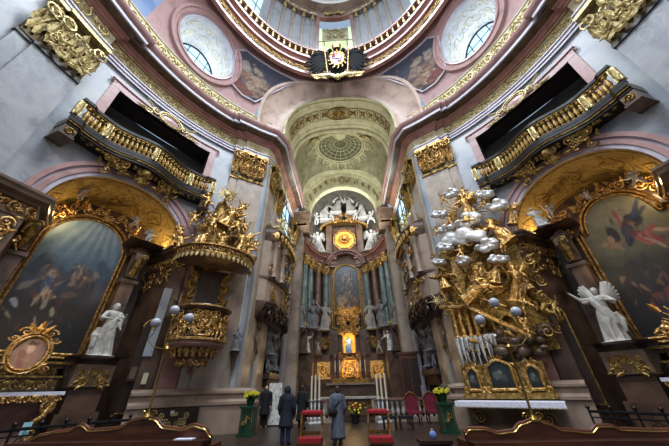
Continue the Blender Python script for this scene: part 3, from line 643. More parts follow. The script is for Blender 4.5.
# ================================================================== CHOIR
for s, nm in ((-1, 'left'), (1, 'right')):
    mb = MB(); X = s*5.3
    mb.add([(X, 14.0, 0), (X, 17.6, 0), (X, 17.6, 16.2), (X, 14.0, 16.2)], [(0, 1, 2, 3)]); mb.add([(X, 17.6, 4.6), (X, 21.2, 4.6), (X, 21.2, 16.2), (X, 17.6, 16.2)], [(0, 1, 2, 3)]); mb.add([(X, 21.2, 0), (X, 22.8, 0), (X, 22.8, 16.2), (X, 21.2, 16.2)], [(0, 1, 2, 3)])
    mb.add([EL(s, 26.6, 0, 0), (X, 14.3, 0), (X, 14.3, 16.2), EL(s, 26.6, 0, 16.2)], [(0, 1, 2, 3)])
    struct(mb.build('wall_choir_'+nm, 'grey'))
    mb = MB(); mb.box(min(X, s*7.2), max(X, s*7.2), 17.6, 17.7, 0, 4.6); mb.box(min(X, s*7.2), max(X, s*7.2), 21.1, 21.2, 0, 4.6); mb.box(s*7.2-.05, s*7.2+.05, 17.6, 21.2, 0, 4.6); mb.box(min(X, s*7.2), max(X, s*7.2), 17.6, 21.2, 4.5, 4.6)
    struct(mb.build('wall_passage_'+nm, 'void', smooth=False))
    # window light strip high in the choir wall
    wo = tag(MB().add([(s*5.22, 18.2, 13.2), (s*5.22, 20.6, 13.2), (s*5.22, 20.6, 15.8), (s*5.22, 18.2, 15.8)], [(0, 1, 2, 3)]).build('window_%d' % (6 if s < 0 else 7), 'glass'), kind='structure')
    mb = MB()
    for z in (13.2, 14.5, 15.8): mb.tube([(s*5.2, 18.2, z), (s*5.2, 20.6, z)], .05, 5)
    for y in (18.2, 19.4, 20.6): mb.tube([(s*5.2, y, 13.2), (s*5.2, y, 15.8)], .05, 5)
    mb.build('window_bars', 'iron', wo)
# barrel arch, front: coffered band
R0 = 4.42
BN = 2.7
def bc_(a): c, q = math.cos(a), math.sin(a); return math.copysign(abs(c)**(2/BN), c), abs(q)**(2/BN)
def VA(a, y, r=R0, zc=18.45): c, q = bc_(a); return (r*c, y, zc+r*q)
A = frange(0, PI, 48)
def YS(x, z): d = dz(z); return CY+(12.7-d)*math.sqrt(max(0, 1-(min(abs(x), 12-d)/(12-d))**2))
AR = ((6.35, 5.62, 0, .0), (6.3, 5.58, 0, -.18), (6.1, 5.42, 0, -.22), (6.05, 5.4, 0, -.1), (5.6, 5.15, .12, -.1), (5.1, 4.85, .35, 0), (4.75, 4.62, .7, 0), (4.6, 4.52, .85, 0), (R0, R0, 1, 0))
mb = MB(); P = []
for ra, rb, t, o in AR:
    row = []
    for a in A: c_, q_ = bc_(a); x, z = ra*c_, 18.4+rb*q_; row.append((x, lerp(YS(x, z)+o, 13.4, t), z))
    P.append(row)
mb.grid(P); struct(mb.build('trim_choir_arch', 'archp'))
mb = MB(); mb.grid([[VA(a, y) for a in A] for y in frange(13.4, 17.1, 4)]); struct(mb.build('ceiling_choir_arch', 'cream'))
mb = MB()
for y, r, th in ((13.5, R0-.02, .1), (13.8, R0-.02, .045), (16.3, R0-.02, .045), (16.9, R0-.06, .2)): mb.tube([VA(a, y, r) for a in A], th, 6)
struct(mb.build('trim_arch_ribs', 'cream'))
mb = MB()
for k in range(-6, 7):
    a0 = PI/2+k*.2; f = lambda x, y, z, a0=a0: VA(a0+x/R0, 15.05+z, R0-.03+y)
    if k == 0:
        for r, th in ((.62, .06), (.45, .035), (.22, .09)): mb.tube([f(r*math.cos(b), 0, r*math.sin(b)) for b in frange(0, 2*PI, 24)], th, 6)
        for j in range(8): leaf(mb, f, 0, 0, j*PI/4, .4, .14, .02, .08)
    else:
        w_ = .36; mb.tube([f(*p) for p in ((-w_, 0, -.5), (w_, 0, -.5), (w_, 0, .5), (-w_, 0, .5), (-w_, 0, -.5))], .03, 5)
        for j in range(4): leaf(mb, f, 0, 0, j*PI/2+.785, .38, .2, .02, .08)
        mb.ball(f(0, -.06, 0), .09, n=5)
struct(mb.build('trim_arch_rosettes', 'golddk'))
# sail vault with a small painted coffer dome
def VS(x, y):        # height of the sail vault
    t = (y-19.7)/2.6; c = max(0, 1-min(1, abs(x)/R0)**BN)**(1/BN); return 18.45+R0*c+1.3*max(0, 1-t*t)*c
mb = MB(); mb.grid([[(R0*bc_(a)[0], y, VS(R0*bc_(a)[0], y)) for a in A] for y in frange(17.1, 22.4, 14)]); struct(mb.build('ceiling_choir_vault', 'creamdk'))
mb = MB(); NS = 20
def D2(r, a, off=0): 
    x, y = 2.35*r*math.cos(a), 19.7+1.9*r*math.sin(a); return (x, y, VS(x, y)-off)
for r in (.3, .5, .7, .88, 1.02, 1.12): mb.tube([D2(r, a, .05) for a in frange(0, 2*PI, 48)], .035 if r < 1 else .09, 5)
md = MB(); md.grid([[D2(r, a, .02) for a in frange(0, 2*PI, 48)] for r in frange(.02, 1.0, 6)]); struct(md.build('ceiling_coffer_disc', 'cofferdk'))
for k in range(NS): mb.tube([D2(r, 2*PI*k/NS, .05) for r in frange(.3, .95, 5)], .03, 4)
fV = lambda x, y, z: (x, 19.7+z, VS(x, 19.7+z)-.04+y)
for k in range(20):
    a = 2*PI*k/20+.26
    spiral(mb, fV, (2.8+.3*(k % 2))*math.cos(a), 2.25*math.sin(a), .36, 1.5, a, 1 if k % 2 else -1, .055, .0); leaf(mb, fV, 2.6*math.cos(a+.2), 2.1*math.sin(a+.2), a, .5, .26, 0, .1)
struct(mb.build('trim_vault_stucco', 'cream'))
mb = MB(); mb.lathe([(.0, -.02), (.3, -.05), (.62, -.12), (.72, -.02), (.62, .05)], (0, 17.95, VS(0, 17.95)-.02), 20); struct(mb.build('trim_vault_boss', 'cream'))
mb = MB()
for sx in (-1, 1):
    for j in range(4): leaf(mb, fV, sx*2.6+.12*j*sx, -1.7+.1*j, -PI/2, .55, .22, .03, .2)
    for b in frange(-.6, .6, 4): mb.tube([fV(sx*2.6, -.05, -1.9), fV(sx*2.6+b, -.1, -1.3)], .05, 5)
struct(mb.build('trim_vault_baskets', 'goldpl'))
# second arch at the apse
A2 = frange(0, PI, 40); mb = MB()
def VB(a, r, y):
    x = r*math.cos(a); return (x, y, (17.45 if r < 4 else 18.4)+r*math.sin(a)) if False else (x, y, 17.35+(r-3.5)*1.15+r*math.sin(a))
mb.grid([[VB(a, r, y) for a in A2] for r, y in ((3.5, 23.6), (3.5, 23.05), (3.56, 22.98), (3.66, 23.0), (3.7, 23.02), (4.2, 23.02), (4.24, 22.95), (4.4, 22.9), (4.42, 22.7))]+[[VA(a, 22.38, R0+.03) for a in A2]]); mb2 = mb
struct(mb.build('ceiling_apse_arch', 'cream'))
mb = MB()
for k in range(-6, 7):
    a0 = PI/2+k*.22; f = lambda x, y, z, a0=a0: VB(a0+x/3.95, 3.95+z, 23.0+y)
    if k == 0:
        for r in (.24, .14): mb.tube([f(r*1.5*math.cos(b), -.02, r*math.sin(b)) for b in frange(0, 2*PI, 18)], .03, 5)
    else:
        spiral(mb, f, 0, .02, .19, 1.3, k, 1 if k % 2 else -1, .028, .02); leaf(mb, f, .25, 0, k, .26, .14, .02, .05)
struct(mb.build('trim_apse_arch_scrolls', 'golddk'))
for s, nm in ((-1, 'left'), (1, 'right')):
    mb = MB(); mb.box(*sorted((s*3.5, s*5.4)), 22.6, 23.6, 14.8, 17.4); struct(mb.build('wall_apse_block_'+nm, 'brown', smooth=False)); mb = MB(); mb.box(*sorted((s*4.15, s*5.4)), 22.6, 23.6, .5, 14.8); mb.box(*sorted((s*4.05, s*5.4)), 22.5, 23.6, .5, 2.2); struct(mb.build('wall_apse_pier_'+nm, 'pil', smooth=False)); mb = MB(); mirror(sweep(mb, [(-5.3, 22.5), (-3.75, 22.5), (-3.5, 22.7), (-3.5, 23.7)][::1], [(0, 15.6), (-.1, 15.6), (-.1, 15.9), (-.2, 16), (-.2, 16.7), (-.32, 16.8), (-.36, 17.0), (-.5, 17.1), (-.5, 17.3), (0, 17.35)]), s); struct(mb.build('trim_apse_cornice_'+nm, 'rose'))
# apse wall and half dome
mb = MB(); GA = frange(-PI/2, PI/2, 24)
AP = lambda a, z, k=1.: (5.0*k*math.sin(a), 23.6+5.9*k*math.cos(a), z)
mb.grid([[AP(a, z) for a in GA] for z in (0, 8, 17.6)]); struct(mb.build('wall_apse', 'brown'))
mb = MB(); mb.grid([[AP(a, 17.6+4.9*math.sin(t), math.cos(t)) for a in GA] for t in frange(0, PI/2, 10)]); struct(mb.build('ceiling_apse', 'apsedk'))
# ================================================================== THINGS
def capital(mb, F, v0, v1, z0, h, d0=.0, th=1.):     # bell, leaves in two rows, volutes, abacus; F(v,d,z)
    w_ = v1-v0; f = lambda x, y, z: F(x, d0+.04-y, z)
    n = max(2, int(w_/.3))
    for i in range(n): leaf(mb, f, v0+(i+.5)*w_/n, z0+.1*h, PI/2, h*.36, w_/n*1.15, .02, .16)
    for i in range(n+1): leaf(mb, f, v0+i*w_/n, z0+.32*h, PI/2, h*.38, w_/n*1.1, .05, .22)
    for e, sg in ((v0-.02, 1), (v1+.02, -1)):
        spiral(mb, f, e+sg*.1, z0+.8*h, h*.17, 1.7, PI/2, -sg, .06*th, .28)
        mb.tube([f(e+sg*.25, -.05, z0+.35*h), f(e+sg*.18, -.2, z0+.6*h), f(e+sg*.05, -.3, z0+.72*h)], [.03, .05, .06], 6)
    for i in range(n-1): spiral(mb, f, v0+(i+1)*w_/n, z0+.78*h, h*.1, 1.5, 0, 1 if i % 2 else -1, .04*th, .15)
    leaf(mb, f, (v0+v1)/2, z0+.8*h, PI/2, h*.2, .3, .25, .1)
def slab(mb, F, v0, v1, d0, d1, z0, z1, n=6):
    V = frange(v0, v1, n); ring = lambda v: [F(v, d0, z0), F(v, d1, z0), F(v, d1, z1), F(v, d0, z1)]
    mb.grid([ring(v) for v in V], closev=True); mb.add(ring(V[0]), [(0, 1, 2, 3)]); mb.add(ring(V[-1]), [(3, 2, 1, 0)])
for s, nm in ((-1, 'left'), (1, 'right')):
    for kind, gc, w_, side, z0, m, gm in (('choir', 31.6, 2.15, .0, 13.85, 'pil', 'gold'), ('near', 79.8, 2.15, 0, 13.4, 'pilg', 'goldpl')):
        B = bend(s, gc); gl = Vector(B(0, 0, 0))
        lab = {'choir': 'tall grey marble pilaster with gilded capital at the choir arch behind the %s' % ('gilded pulpit' if s < 0 else 'gilded saint monument'),
               'near': 'nearest grey marble pilaster with pale gold capital beside the %s balcony' % ('pulpit side' if s < 0 else 'saint monument side')}[kind]
        p = empty('marble_pilaster', gl, 0, lab, 'pilaster', 'giant pilasters of the nave')
        hi = w_/2; sp = .5
        mb = MB(); slab(mb, B, -hi+(sp if 1 else 0), hi, -.3, .02, 1.6, z0); slab(mb, B, -hi, -hi+sp, -.3, -.12, 1.6, z0); rel(mb, gl).build('shaft', m, p)
        if kind == 'near':
            mb = MB(); slab(mb, B, -hi-3.3, -hi-1.0, -.3, .02, 1.6, z0); rel(mb, gl).build('shaft', m, p)
        mb = MB(); slab(mb, B, -hi+sp-.05, hi+.05, -.25, .1, z0-.1, z0+.06); slab(mb, B, -hi-.05, -hi+sp, -.25, -.05, z0-.1, z0+.06)
        rel(mb, gl).build('astragal', 'black' if kind == 'near' else 'golddk', p)
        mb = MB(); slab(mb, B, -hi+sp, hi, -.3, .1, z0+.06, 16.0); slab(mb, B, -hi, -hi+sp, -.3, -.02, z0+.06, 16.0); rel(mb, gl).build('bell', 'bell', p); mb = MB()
        capital(mb, B, -hi+sp, hi, z0+.05, 2.1, .08); capital(mb, B, -hi-.05, -hi+sp-.1, z0+.05, 2.1, -.04)
        slab(mb, B, -hi+sp-.12, hi+.12, -.2, .42, 15.85, 16.04); slab(mb, B, -hi-.1, -hi+sp, -.2, .25, 15.85, 16.04); rocaille(mb, lambda x, y, z: B(x, .16-y, z), 1.3, 1.5, 3, .03, 16, .25, z0+1., .1)
        rel(mb, gl).build('capital', gm if kind == 'choir' else 'goldpl', p)
        if kind == 'choir':      # the return face towards the choir with its own capital
            mb = MB(); F = lambda v, d, z: (s*(5.3-d), 14.35+v, z); capital(mb, F, .0, 1.1, z0+.05, 2.1, .05); slab(mb, F, 0, 1.2, 0, .06, z0, 16); slab(mb, F, -.05, 1.3, 0, .35, 15.85, 16.04)
            rel(mb, gl).build('capital', 'golddk', p)
            mb = MB(); slab(mb, F, 0, 1.1, 0, .05, 1.6, z0); rel(mb, gl).build('shaft', m, p)
    # reddish lower strips between the arch and the pulpit pilaster
    B = bend(s, 39.6)
    for v0, v1, m, dd in ((-.9, -.28, 'dark', -.12), (-.2, .62, 'rose', -.1)):
        gl = Vector(B((v0+v1)/2, -.2, 0)); mb = MB(); slab(mb, B, v0, v1, -.3, dd, 1.6, 6.95, 3)
        o = rel(mb, gl).build('lower_pilaster', m, loc=gl); tag(o, ('narrow dark marble pilaster' if m == 'dark' else 'rosy marble pilaster')+' under the cornice beside the '+('pulpit' if s < 0 else 'gilded saint monument'), 'pilaster')
# slim capital pilasters along the choir walls
for s, nm in ((-1, 'left'), (1, 'right')):
    for i, (y0, y1, X, z0, m, lab) in enumerate(((16.1, 17.3, 5.3, 13.0, 'pil', 'slim grey pilaster just before the'), (21.4, 22.4, 5.1, 13.0, 'lilac', 'slim pale pilaster just beyond the'))):
        gl = Vector((s*X, (y0+y1)/2, 0)); F = lambda v, d, z: (s*(X-d), v, z)
        p = empty('choir_pilaster', gl, 0, lab+' %s choir box, its capital gilded' % ('pulpit-side' if s < 0 else 'monument-side'), 'pilaster')
        mb = MB(); slab(mb, F, y0, y1, 0, .22, 0, z0); slab(mb, F, y0-.08, y1+.08, 0, .34, 0, 1.6); rel(mb, gl).build('shaft', m, p)
        mb = MB(); capital(mb, F, y0+.05, y1-.05, z0, 2.0, .22); slab(mb, F, y0, y1, 0, .26, z0, 15.9); slab(mb, F, y0-.1, y1+.1, 0, .55, z0+2, z0+2.2); rel(mb, gl).build('capital', 'golddk', p)
    # pendant of trophies on the pier
    gl = Vector((s*5.3, 15.75, 5)); mb = MB(); F = lambda x, y, z: (s*(5.26+y), 15.75+x, z)
    for k in range(14): leaf(mb, F, 0, 3.2+k*.62, -PI/2+(.5 if k % 2 else -.5), .6, .26, .02, .1); spiral(mb, F, .12*(-1)**k, 3.4+k*.62, .14, 1.3, k, 1, .03, .03)
    mb.tube([F(0, -.03, 2.6), F(0, -.03, 12)], .03, 5); tag(rel(mb, gl).build('carved_garland', 'golddk', loc=gl), 'long dull gold garland hanging on the side of the choir pier by the '+('pulpit' if s < 0 else 'monument'), 'garland')
# ---- balconies
bmesh_b = MB().lathe([(0, 0), (.1, 0), (.1, .07), (.05, .11), (.105, .3), (.085, .42), (.045, .56), (.05, .62), (.1, .68), (.1, .78), (0, .78)], n=8).mesh('baluster', M['golddk'])
for s, nm in ((-1, 'pulpit'), (1, 'saint monument')):
    B = bend(s, 56.6); gl = Vector(B(0, 0, 11))
    bc = empty('balcony', gl, 0, 'curved dark balcony with pale gold balusters above the arch on the %s side' % nm, 'balcony', 'nave balconies')
    def out(v):
        a = abs(v); return .34+.5*(math.cos(min(1, a/2.0)*PI)+1)/2+(.12 if a > 2.9 else 0)
    V = frange(-3.45, 3.45, 46)
    def rail(d0, d1, z0, z1, m, name):
        mb = MB(); ring = lambda v: [B(v, d0 if d0 < -.2 else out(v)+d0, z0), B(v, out(v)+d1, z0), B(v, out(v)+d1, z1), B(v, d0 if d0 < -.2 else out(v)+d0, z1)]
        mb.grid([ring(v) for v in V], closev=True); mb.add(ring(V[0]), [(0, 1, 2, 3)]); mb.add(ring(V[-1]), [(3, 2, 1, 0)]); rel(mb, gl).build(name, m, bc)
    rail(-.3, .12, 11.0, 11.08, 'golddk', 'lower_moulding'); rail(-.3, .16, 11.08, 11.24, 'black', 'floor_slab'); rail(-.3, .06, 10.88, 11.0, 'black', 'underside')
    rail(-.13, .08, 11.32, 11.48, 'black', 'bottom_rail'); rail(-.15, .1, 12.27, 12.36, 'golddk', 'rail_moulding'); rail(-.17, .15, 12.36, 12.5, 'black', 'handrail')
    n = 34
    for k in range(n):
        v = -3.25+6.5*k/(n-1)
        if min(abs(v-q) for q in (-3.3, -2.1, 2.1, 3.3)) < .09: continue
        inst(bmesh_b, 'baluster', bc, Vector(B(v, out(v)-.02, 11.48))-gl)
    for v in (-3.38, -2.1, 0, 2.1, 3.38):
        mb = MB(); slab(mb, B, v-.13, v+.13, out(v)-.12, out(v)+.1, 11.48, 12.27, 1); f = lambda x, y, z, v=v: B(v+x, out(v)+.1-y, z)
        leaf(mb, f, 0, 11.5, PI/2, .7, .24, .02, .08); rel(mb, gl).build('post', 'goldpl', bc)
    for v in (-3.2, 3.2):
        mb = MB(); slab(mb, B, v-.24, v+.24, -.3, .55, 10.35, 10.8, 2); slab(mb, B, v-.28, v+.28, -.3, .62, 10.28, 10.36, 1); rel(mb, gl).build('console', 'brown', bc)
        mb = MB(); f = lambda x, y, z, v=v: B(v+x, .58-y, z); spiral(mb, f, 0, 10.58, .18, 1.4, 0, 1, .04, 0); rel(mb, gl).build('console_scroll', 'golddk', bc)
    mb = MB(); f = lambda x, y, z: B(x, out(x)*.75-.02-y+max(0, (10.9-z))*-.35, z)
    rocaille(mb, f, 3.6, .9, 21, .055, 30, 0, 10.62, .05); rocaille(mb, f, 5.6, .4, 23, .04, 16, 0, 10.9, .03)
    for k in range(-9, 10):
        if abs(k) > 3: leaf(mb, f, k*.33, 10.98, -PI/2, .36-.02*abs(k), .26, .03, .06)
    mb.ball(f(0, -.05, 10.72), .26, .2, .3, 7); leaf(mb, f, 0, 10.6, -PI/2, .6, .4, .1, .1)
    rel(mb, gl).build('gilded_carving', 'golddk', bc)
    # cartouche over the tribune
    B2 = bend(s, 56); gl = Vector(B2(0, -.2, 15.4)); mb = MB(); f = lambda x, y, z: B2(x, -.16-y, z)
    for r, th in ((.62, .07), (.48, .03)): mb.tube([f(r*1.05*math.cos(a), -.12, 15.42+r*.62*math.sin(a)) for a in frange(0, 2*PI, 26)], th, 6)
    for sg in (-1, 1):
        ff = lambda x, y, z, sg=sg: f(sg*x, y, z); spiral(mb, ff, .85, 15.5, .25, 1.5, PI, 1, .05, .06); spiral(mb, ff, 1.15, 15.2, .2, 1.4, 0, -1, .04, .05); leaf(mb, ff, 1.0, 15.6, .5, .6, .22, .03, .1); leaf(mb, ff, 1.25, 15.25, -.4, .6, .2, .03, .08)
    c = rel(mb, gl).build('gilded_cartouche', 'goldpl', loc=gl); tag(c, 'pale gold cartouche over the opening behind the %s-side balcony' % nm, 'ornament')
    rel(MB().grid([[f(.5*r*math.cos(a), -.08-.05*(1-r), 15.42+.28*r*math.sin(a)) for a in frange(0, 2*PI, 20)] for r in (.01, .5, 1)]), gl).build('shield', 'pink', c)
# ---- chapels
def chapel(s):
    nm = 'left' if s < 0 else 'right'; loc, rz = frame(s, 56); ln = Vector(loc)
    def at(v, d): return frame(s, 56, v, d)[0]
    # altarpiece
    cx = -.5; Dp = -2.05; l0 = at(cx, Dp)
    W, ZB, ZS = 1.42, 2.95, 7.25
    def top(x): return ZS+math.sqrt(max(0, W*W-x*x))*1.06
    if s > 0:
        def top(x):
            a = abs(x); return (7.5+math.sqrt(max(0, 1.12**2-a*a))*1.15) if a < 1.08 else 7.5-.12*math.sin((a-1.08)/(W-1.08)*PI)
    ap = empty('altarpiece', (l0.x, l0.y, ZB), rz, 'arched gold-framed painting, %s' % ('dark crowded scene with blue light rays above' if s < 0 else 'winged red-robed figure under olive sky'), 'altarpiece', 'side altar paintings')
    if s < 0:
        pf = painter([(0, '#17120f'), (.3, '#231c17'), (.5, '#3a4450'), (.68, '#5f7c90'), (1, '#8fa8b6')], [
            (.15, .55, 0.094, 0.072, 20, '#2c3038', 0.77), (.28, .5, 0.094, 0.036, -10, '#b09a7a', 0.72), (.36, .47, 0.043, 0.050, 0, '#8a5f48', 0.72), (.3, .42, 0.065, 0.036, 60, '#5c82b4', 0.63), (.38, .37, 0.072, 0.032, 60, '#8c3c30', 0.81), (.42, .32, 0.072, 0.022, 20, '#7a5a40', 0.72),
            (.55, .52, 0.050, 0.050, 0, '#c4ab88', 0.68), (.66, .47, 0.072, 0.058, 20, '#38291f', 0.77), (.7, .53, 0.043, 0.036, 0, '#74553f', 0.72), (.78, .42, 0.086, 0.072, 0, '#2c231e', 0.72), (.5, .58, 0.036, 0.022, 0, '#d8c8a8', 0.54), (.12, .4, 0.072, 0.036, 30, '#9c8874', 0.45), (.1, .28, 0.058, 0.013, -15, '#b8bcc4', 0.54),
            (.6, .38, 0.086, 0.029, 10, '#6b4c38', 0.63), (.35, .2, 0.144, 0.058, 10, '#2f2620', 0.72), (.7, .25, 0.115, 0.072, 0, '#241b17', 0.72), (.5, .12, 0.216, 0.050, 0, '#1a1411', 0.72), (.85, .62, 0.086, 0.058, 0, '#3c4650', 0.63), (.22, .63, 0.072, 0.029, 20, '#55636e', 0.63), (.62, .6, 0.036, 0.029, 0, '#7a5c4c', 0.54)], 3, rays=(.6, 1.25, 26, '#c8d8e2', .4, .6), zones=[(.33, .47, .13, .1, 60), (.62, .5, .18, .08, 60), (.42, .34, .2, .06, 30), (.5, .2, .5, .12, 26)], pal=['#a08468', '#6b4a36', '#2a211c', '#b8a488', '#5c2a22', '#33405a', '#4b382c', '#1d1815', '#26303a', '#3a342e'])
    else:
        pf = painter([(0, '#120e0c'), (.3, '#1e1713'), (.48, '#39301f'), (.62, '#6c6548'), (.8, '#8a8262'), (1, '#77735a')], [
            (.3, .66, .1, .04, 10, '#8a6a4c', .8), (.2, .67, .06, .02, 0, '#a88a68', .7), (.34, .7, .055, .05, 0, '#2c2a2c', .9), (.29, .68, .025, .025, 0, '#b08c68', .9), (.3, .62, .05, .02, -30, '#9c7a58', .8),
            (.5, .82, .035, .06, 15, '#9c4440', .85), (.48, .75, .03, .04, 0, '#a85048', .7), (.62, .77, .16, .03, 30, '#232a3c', .95), (.7, .83, .12, .02, 32, '#39425a', .9), (.74, .79, .1, .018, 20, '#2c3448', .9), (.66, .74, .06, .025, 10, '#1f2534', .9),
            (.5, .68, .07, .05, -20, '#2b3550', .9), (.55, .7, .05, .03, 20, '#4a5a7a', .7), (.46, .64, .04, .03, 0, '#1e2536', .9), (.64, .63, .12, .035, -20, '#8c342f', .9), (.72, .66, .08, .022, 10, '#a84a40', .8), (.6, .6, .07, .02, -30, '#b65c4c', .7), (.56, .78, .02, .025, 0, '#caa486', .9), (.6, .73, .03, .016, 20, '#c8a080', .8),
            (.7, .55, .12, .016, -40, '#b0876a', .9), (.84, .64, .09, .014, -5, '#c09a78', .8), (.2, .52, .12, .05, 0, '#4e4630', .6), (.85, .45, .14, .1, -20, '#1c1816', .85), (.3, .42, .16, .06, 10, '#33291e', .7),
            (.45, .25, .1, .03, 20, '#7a3c22', .6), (.62, .22, .08, .03, -20, '#93502e', .6), (.35, .15, .12, .05, 0, '#2a1a14', .8), (.75, .3, .05, .05, 0, '#8a5236', .4)], 8, zones=[(.55, .72, .14, .08, 36), (.5, .28, .4, .16, 90), (.8, .5, .15, .12, 24)], pal=['#7a5034', '#4a2c1e', '#231a16', '#a8825c', '#6a2c22', '#2f3444', '#5b4636', '#1d1815'])
    canvas('canvas', -W, W, lambda x: 0, lambda x: top(x)-ZB, 0, pf, ap, 80, 120)
    # frame following the outline
    xs = [-W*math.cos(a) for a in frange(0, PI, 40)]
    out = [(-W, 0)]+[(-W, (ZS-ZB-.4)*t) for t in (.25, .5, .75)]+[(x, top(x)-ZB) for x in xs]+[(W, (ZS-ZB-.4)*t) for t in (.75, .5, .25)]+[(W, 0)]
    def frame_band(mb, off0, off1, y0, y1):
        c = (0, 2.4); n = len(out)
        def o_(i, off):
            x, z = out[i]; a = out[(i-1) % n]; b = out[(i+1) % n]; dx, dz = b[0]-a[0], b[1]-a[1]; l = math.hypot(dx, dz); return (x-dz/l*off, z+dx/l*off)
        ring = [[(o_(i, of)[0], y, o_(i, of)[1]) for of, y in ((off0, 0), (off0, y0), ((off0+off1)/2, y1), (off1, y0), (off1, .1))] for i in range(n)]
        mb.grid(ring, closeu=True)
    mb = MB(); frame_band(mb, -.02, .07, -.08, -.12); frame_band(mb, .12, .24, -.12, -.2); mb.build('frame', 'gold', ap)
    mb = MB(); frame_band(mb, .06, .14, -.03, -.03); mb.build('frame_groove', 'black', ap)
    mb = MB(); frame_band(mb, .24, .55, -.02, -.06); mb.build('surround', 'dark', ap)
    # carved crest over the arch
    cr = empty('gilded_crest', at(cx, Dp+.25)+Vector((0, 0, 8.3)), rz, 'gilded crest of scrolls and flowers over the %s altar painting' % ('blue-lit' if s < 0 else 'red-robed'), 'ornament')
    mb = MB(); mb2 = MB(); R = random.Random(s+5)
    for k in range(26):
        a = .12+(PI-.24)*k/25; r = 1.85+R.uniform(-.12, .3); x, z = r*math.cos(a), r*math.sin(a)*.9-1.0
        spiral(mb, lambda X, Y, Z: (X, Y, Z), x, z, R.uniform(.14, .24), 1.4, a, 1 if k % 2 else -1, .04, R.uniform(.03, .2)); leaf(mb, IDF, x, z, a+R.uniform(-1, 1), .42, .2, .08, .15)
        if k % 3 == 0: mb.ball((x, -.15, z+.1), .09, n=5)
    mb.build('scrolls', 'gold', cr)
    # coloured statues flanking: consoles carrying the upper cornice
    for v, d in ((1.42, -1.25), (-2.4, -.95)):
        if s*v > 99: continue
        l = at(v, d); c = empty('chapel_column', (l.x, l.y, 0), rz, 'dark marble pier with scroll console %s the %s altar painting' % ('on the choir side of' if v > 0 else 'on the near side of', 'blue-lit' if s < 0 else 'red-robed'), 'pier')
        mb = MB(); mb.box(-.27, .27, -.1, .5, 0, 6.1); mb.box(-.4, .4, -.22, .6, 0, 1.2); mb.box(-.36, .36, -.2, .5, 5.95, 6.1); mb.build('shaft', 'dark', c, smooth=False)
        mb = MB(); mb.grid([[(x, y, z) for x in (-.24, .24)] for y, z in ((.1, 6.1), (-.16, 6.2), (-.2, 6.5), (-.34, 6.75), (-.56, 6.95), (-.6, 7.2), (-.45, 7.35), (.1, 7.35))])
        for sg in (-.25, .25): mb.add([(sg, .1, 6.1), (sg, -.16, 6.2), (sg, -.2, 6.5), (sg, -.34, 6.75), (sg, -.56, 6.95), (sg, -.6, 7.2), (sg, -.45, 7.35), (sg, .1, 7.35)], [tuple(range(8))])
        mb.build('console', 'brown', c)
        mb = MB(); f = lambda x, y, z: (x, -.3+y, z); leaf(mb, lambda x, y, z: (x, y-.62+(7.1-z)*.4, z), 0, 7.1, -PI/2, .9, .4, .02, .0); spiral(mb, lambda x, y, z: (x, y-.66, z), .1, 7.1, .16, 1.4, 0, 1, .035, 0); spiral(mb, lambda x, y, z: (x, y-.3, z), -.05, 6.3, .14, 1.4, 0, 1, .035, 0); mb.build('gilding', 'golddk', c)
        if v < 0: continue
        mb = MB(); sweep(mb, [(-.38, .5), (-.38, -.4), (.38, -.4), (.38, .5)][::-1], [(0, 7.35), (.04, 7.35), (.05, 7.5), (.2, 7.62), (.2, 7.72), (.3, 7.8), (.3, 7.9), (-.38, 7.92)]); mb.build('cornice', 'dark', c)
    # statue and pedestal
    l = at(1.28, -.55); lab = 'carved dark pedestal under the %s' % ('white hooded statue' if s < 0 else 'white winged angel')
    pd = empty('pedestal', (l.x, l.y, 0), rz, lab, 'pedestal')
    mb = MB(); mb.box(-.62, .62, -.35, .6, 0, 1.0); mb.box(-.5, .5, -.25, .55, 1.0, 1.75); mb.build('base', 'dark', pd, smooth=False)
    mb = MB(); sweep(mb, [(-.5, .5), (-.5, -.28), (.5, -.28), (.5, .5)][::-1], [(0, 1.6), (.05, 1.6), (.05, 1.72), (-.1, 1.78), (-.1, 2.5), (.02, 2.54), (.08, 2.62), (.14, 2.66), (.14, 2.76), (-.4, 2.78)]); mb.build('die', 'brown', pd)
    mb = MB(); rocaille(mb, lambda x, y, z: (x, -.33+y, z), .85, .6, 4, .035, 14, 0, 2.14, .02); mb.tube([(x, -.33, z) for x, z in ((-.42, 1.82), (.42, 1.82), (.42, 2.46), (-.42, 2.46), (-.42, 1.82))], .025, 5); mb.build('carving', 'golddk', pd)
    l2 = at(1.28, -.5)
    if s < 0: fig('saint', (l2.x, l2.y, 2.79), 2.05, rz+.1, 'white', 'white statue of a hooded woman holding a child beside the blue-lit altar painting')
    else: fig('angel', (l2.x, l2.y, 2.79), 2.0, rz+.1, 'white', 'white winged angel statue on pedestal beside the red-robed altar painting', flipx=True)
    # cherubs on the cornices
    for v, d, z, k, h, lb in (((1.45, -.95, 7.95, 'putto', .85, 'white cherub on the cornice to the choir side of the blue-lit painting'), (.75, -1.45, 8.75, 'puttob', .75, 'white cherub clinging high in the gilded crest of the blue-lit painting'), (-1.7, -1.1, 9.0, 'puttoc', .85, 'white cherub at the near end of the gilded crest over the blue-lit painting')) if s < 0 else
        ((1.4, -1.4, 8.55, 'putto', .85, 'white cherub reaching out in the gilded crest of the red-robed painting'), (-1.75, -1.1, 8.2, 'puttob', .8, 'white cherub at the near end of the crest over the red-robed painting'), (-.1, -1.6, 8.75, 'puttoc', .5, 'small white cherub head at the top of the red-robed painting'))):
        l = at(v, d); fig(k, (l.x, l.y, z), h, rz, 'white', lb, 'cherub')
    if s > 0:
        l = at(1.7, -.55); fig('kneeler', (l.x, l.y, 7.98), 1.35, rz+.5, 'white', 'white robed figure kneeling on the cornice near the saint monument', flipx=True)
    # chapel altar
    l = at(-.85, -.2); al = empty('side_altar', (l.x, l.y, 0), rz, 'side altar table with gilded edge in front of the %s painting' % ('blue-lit' if s < 0 else 'red-robed'), 'altar')
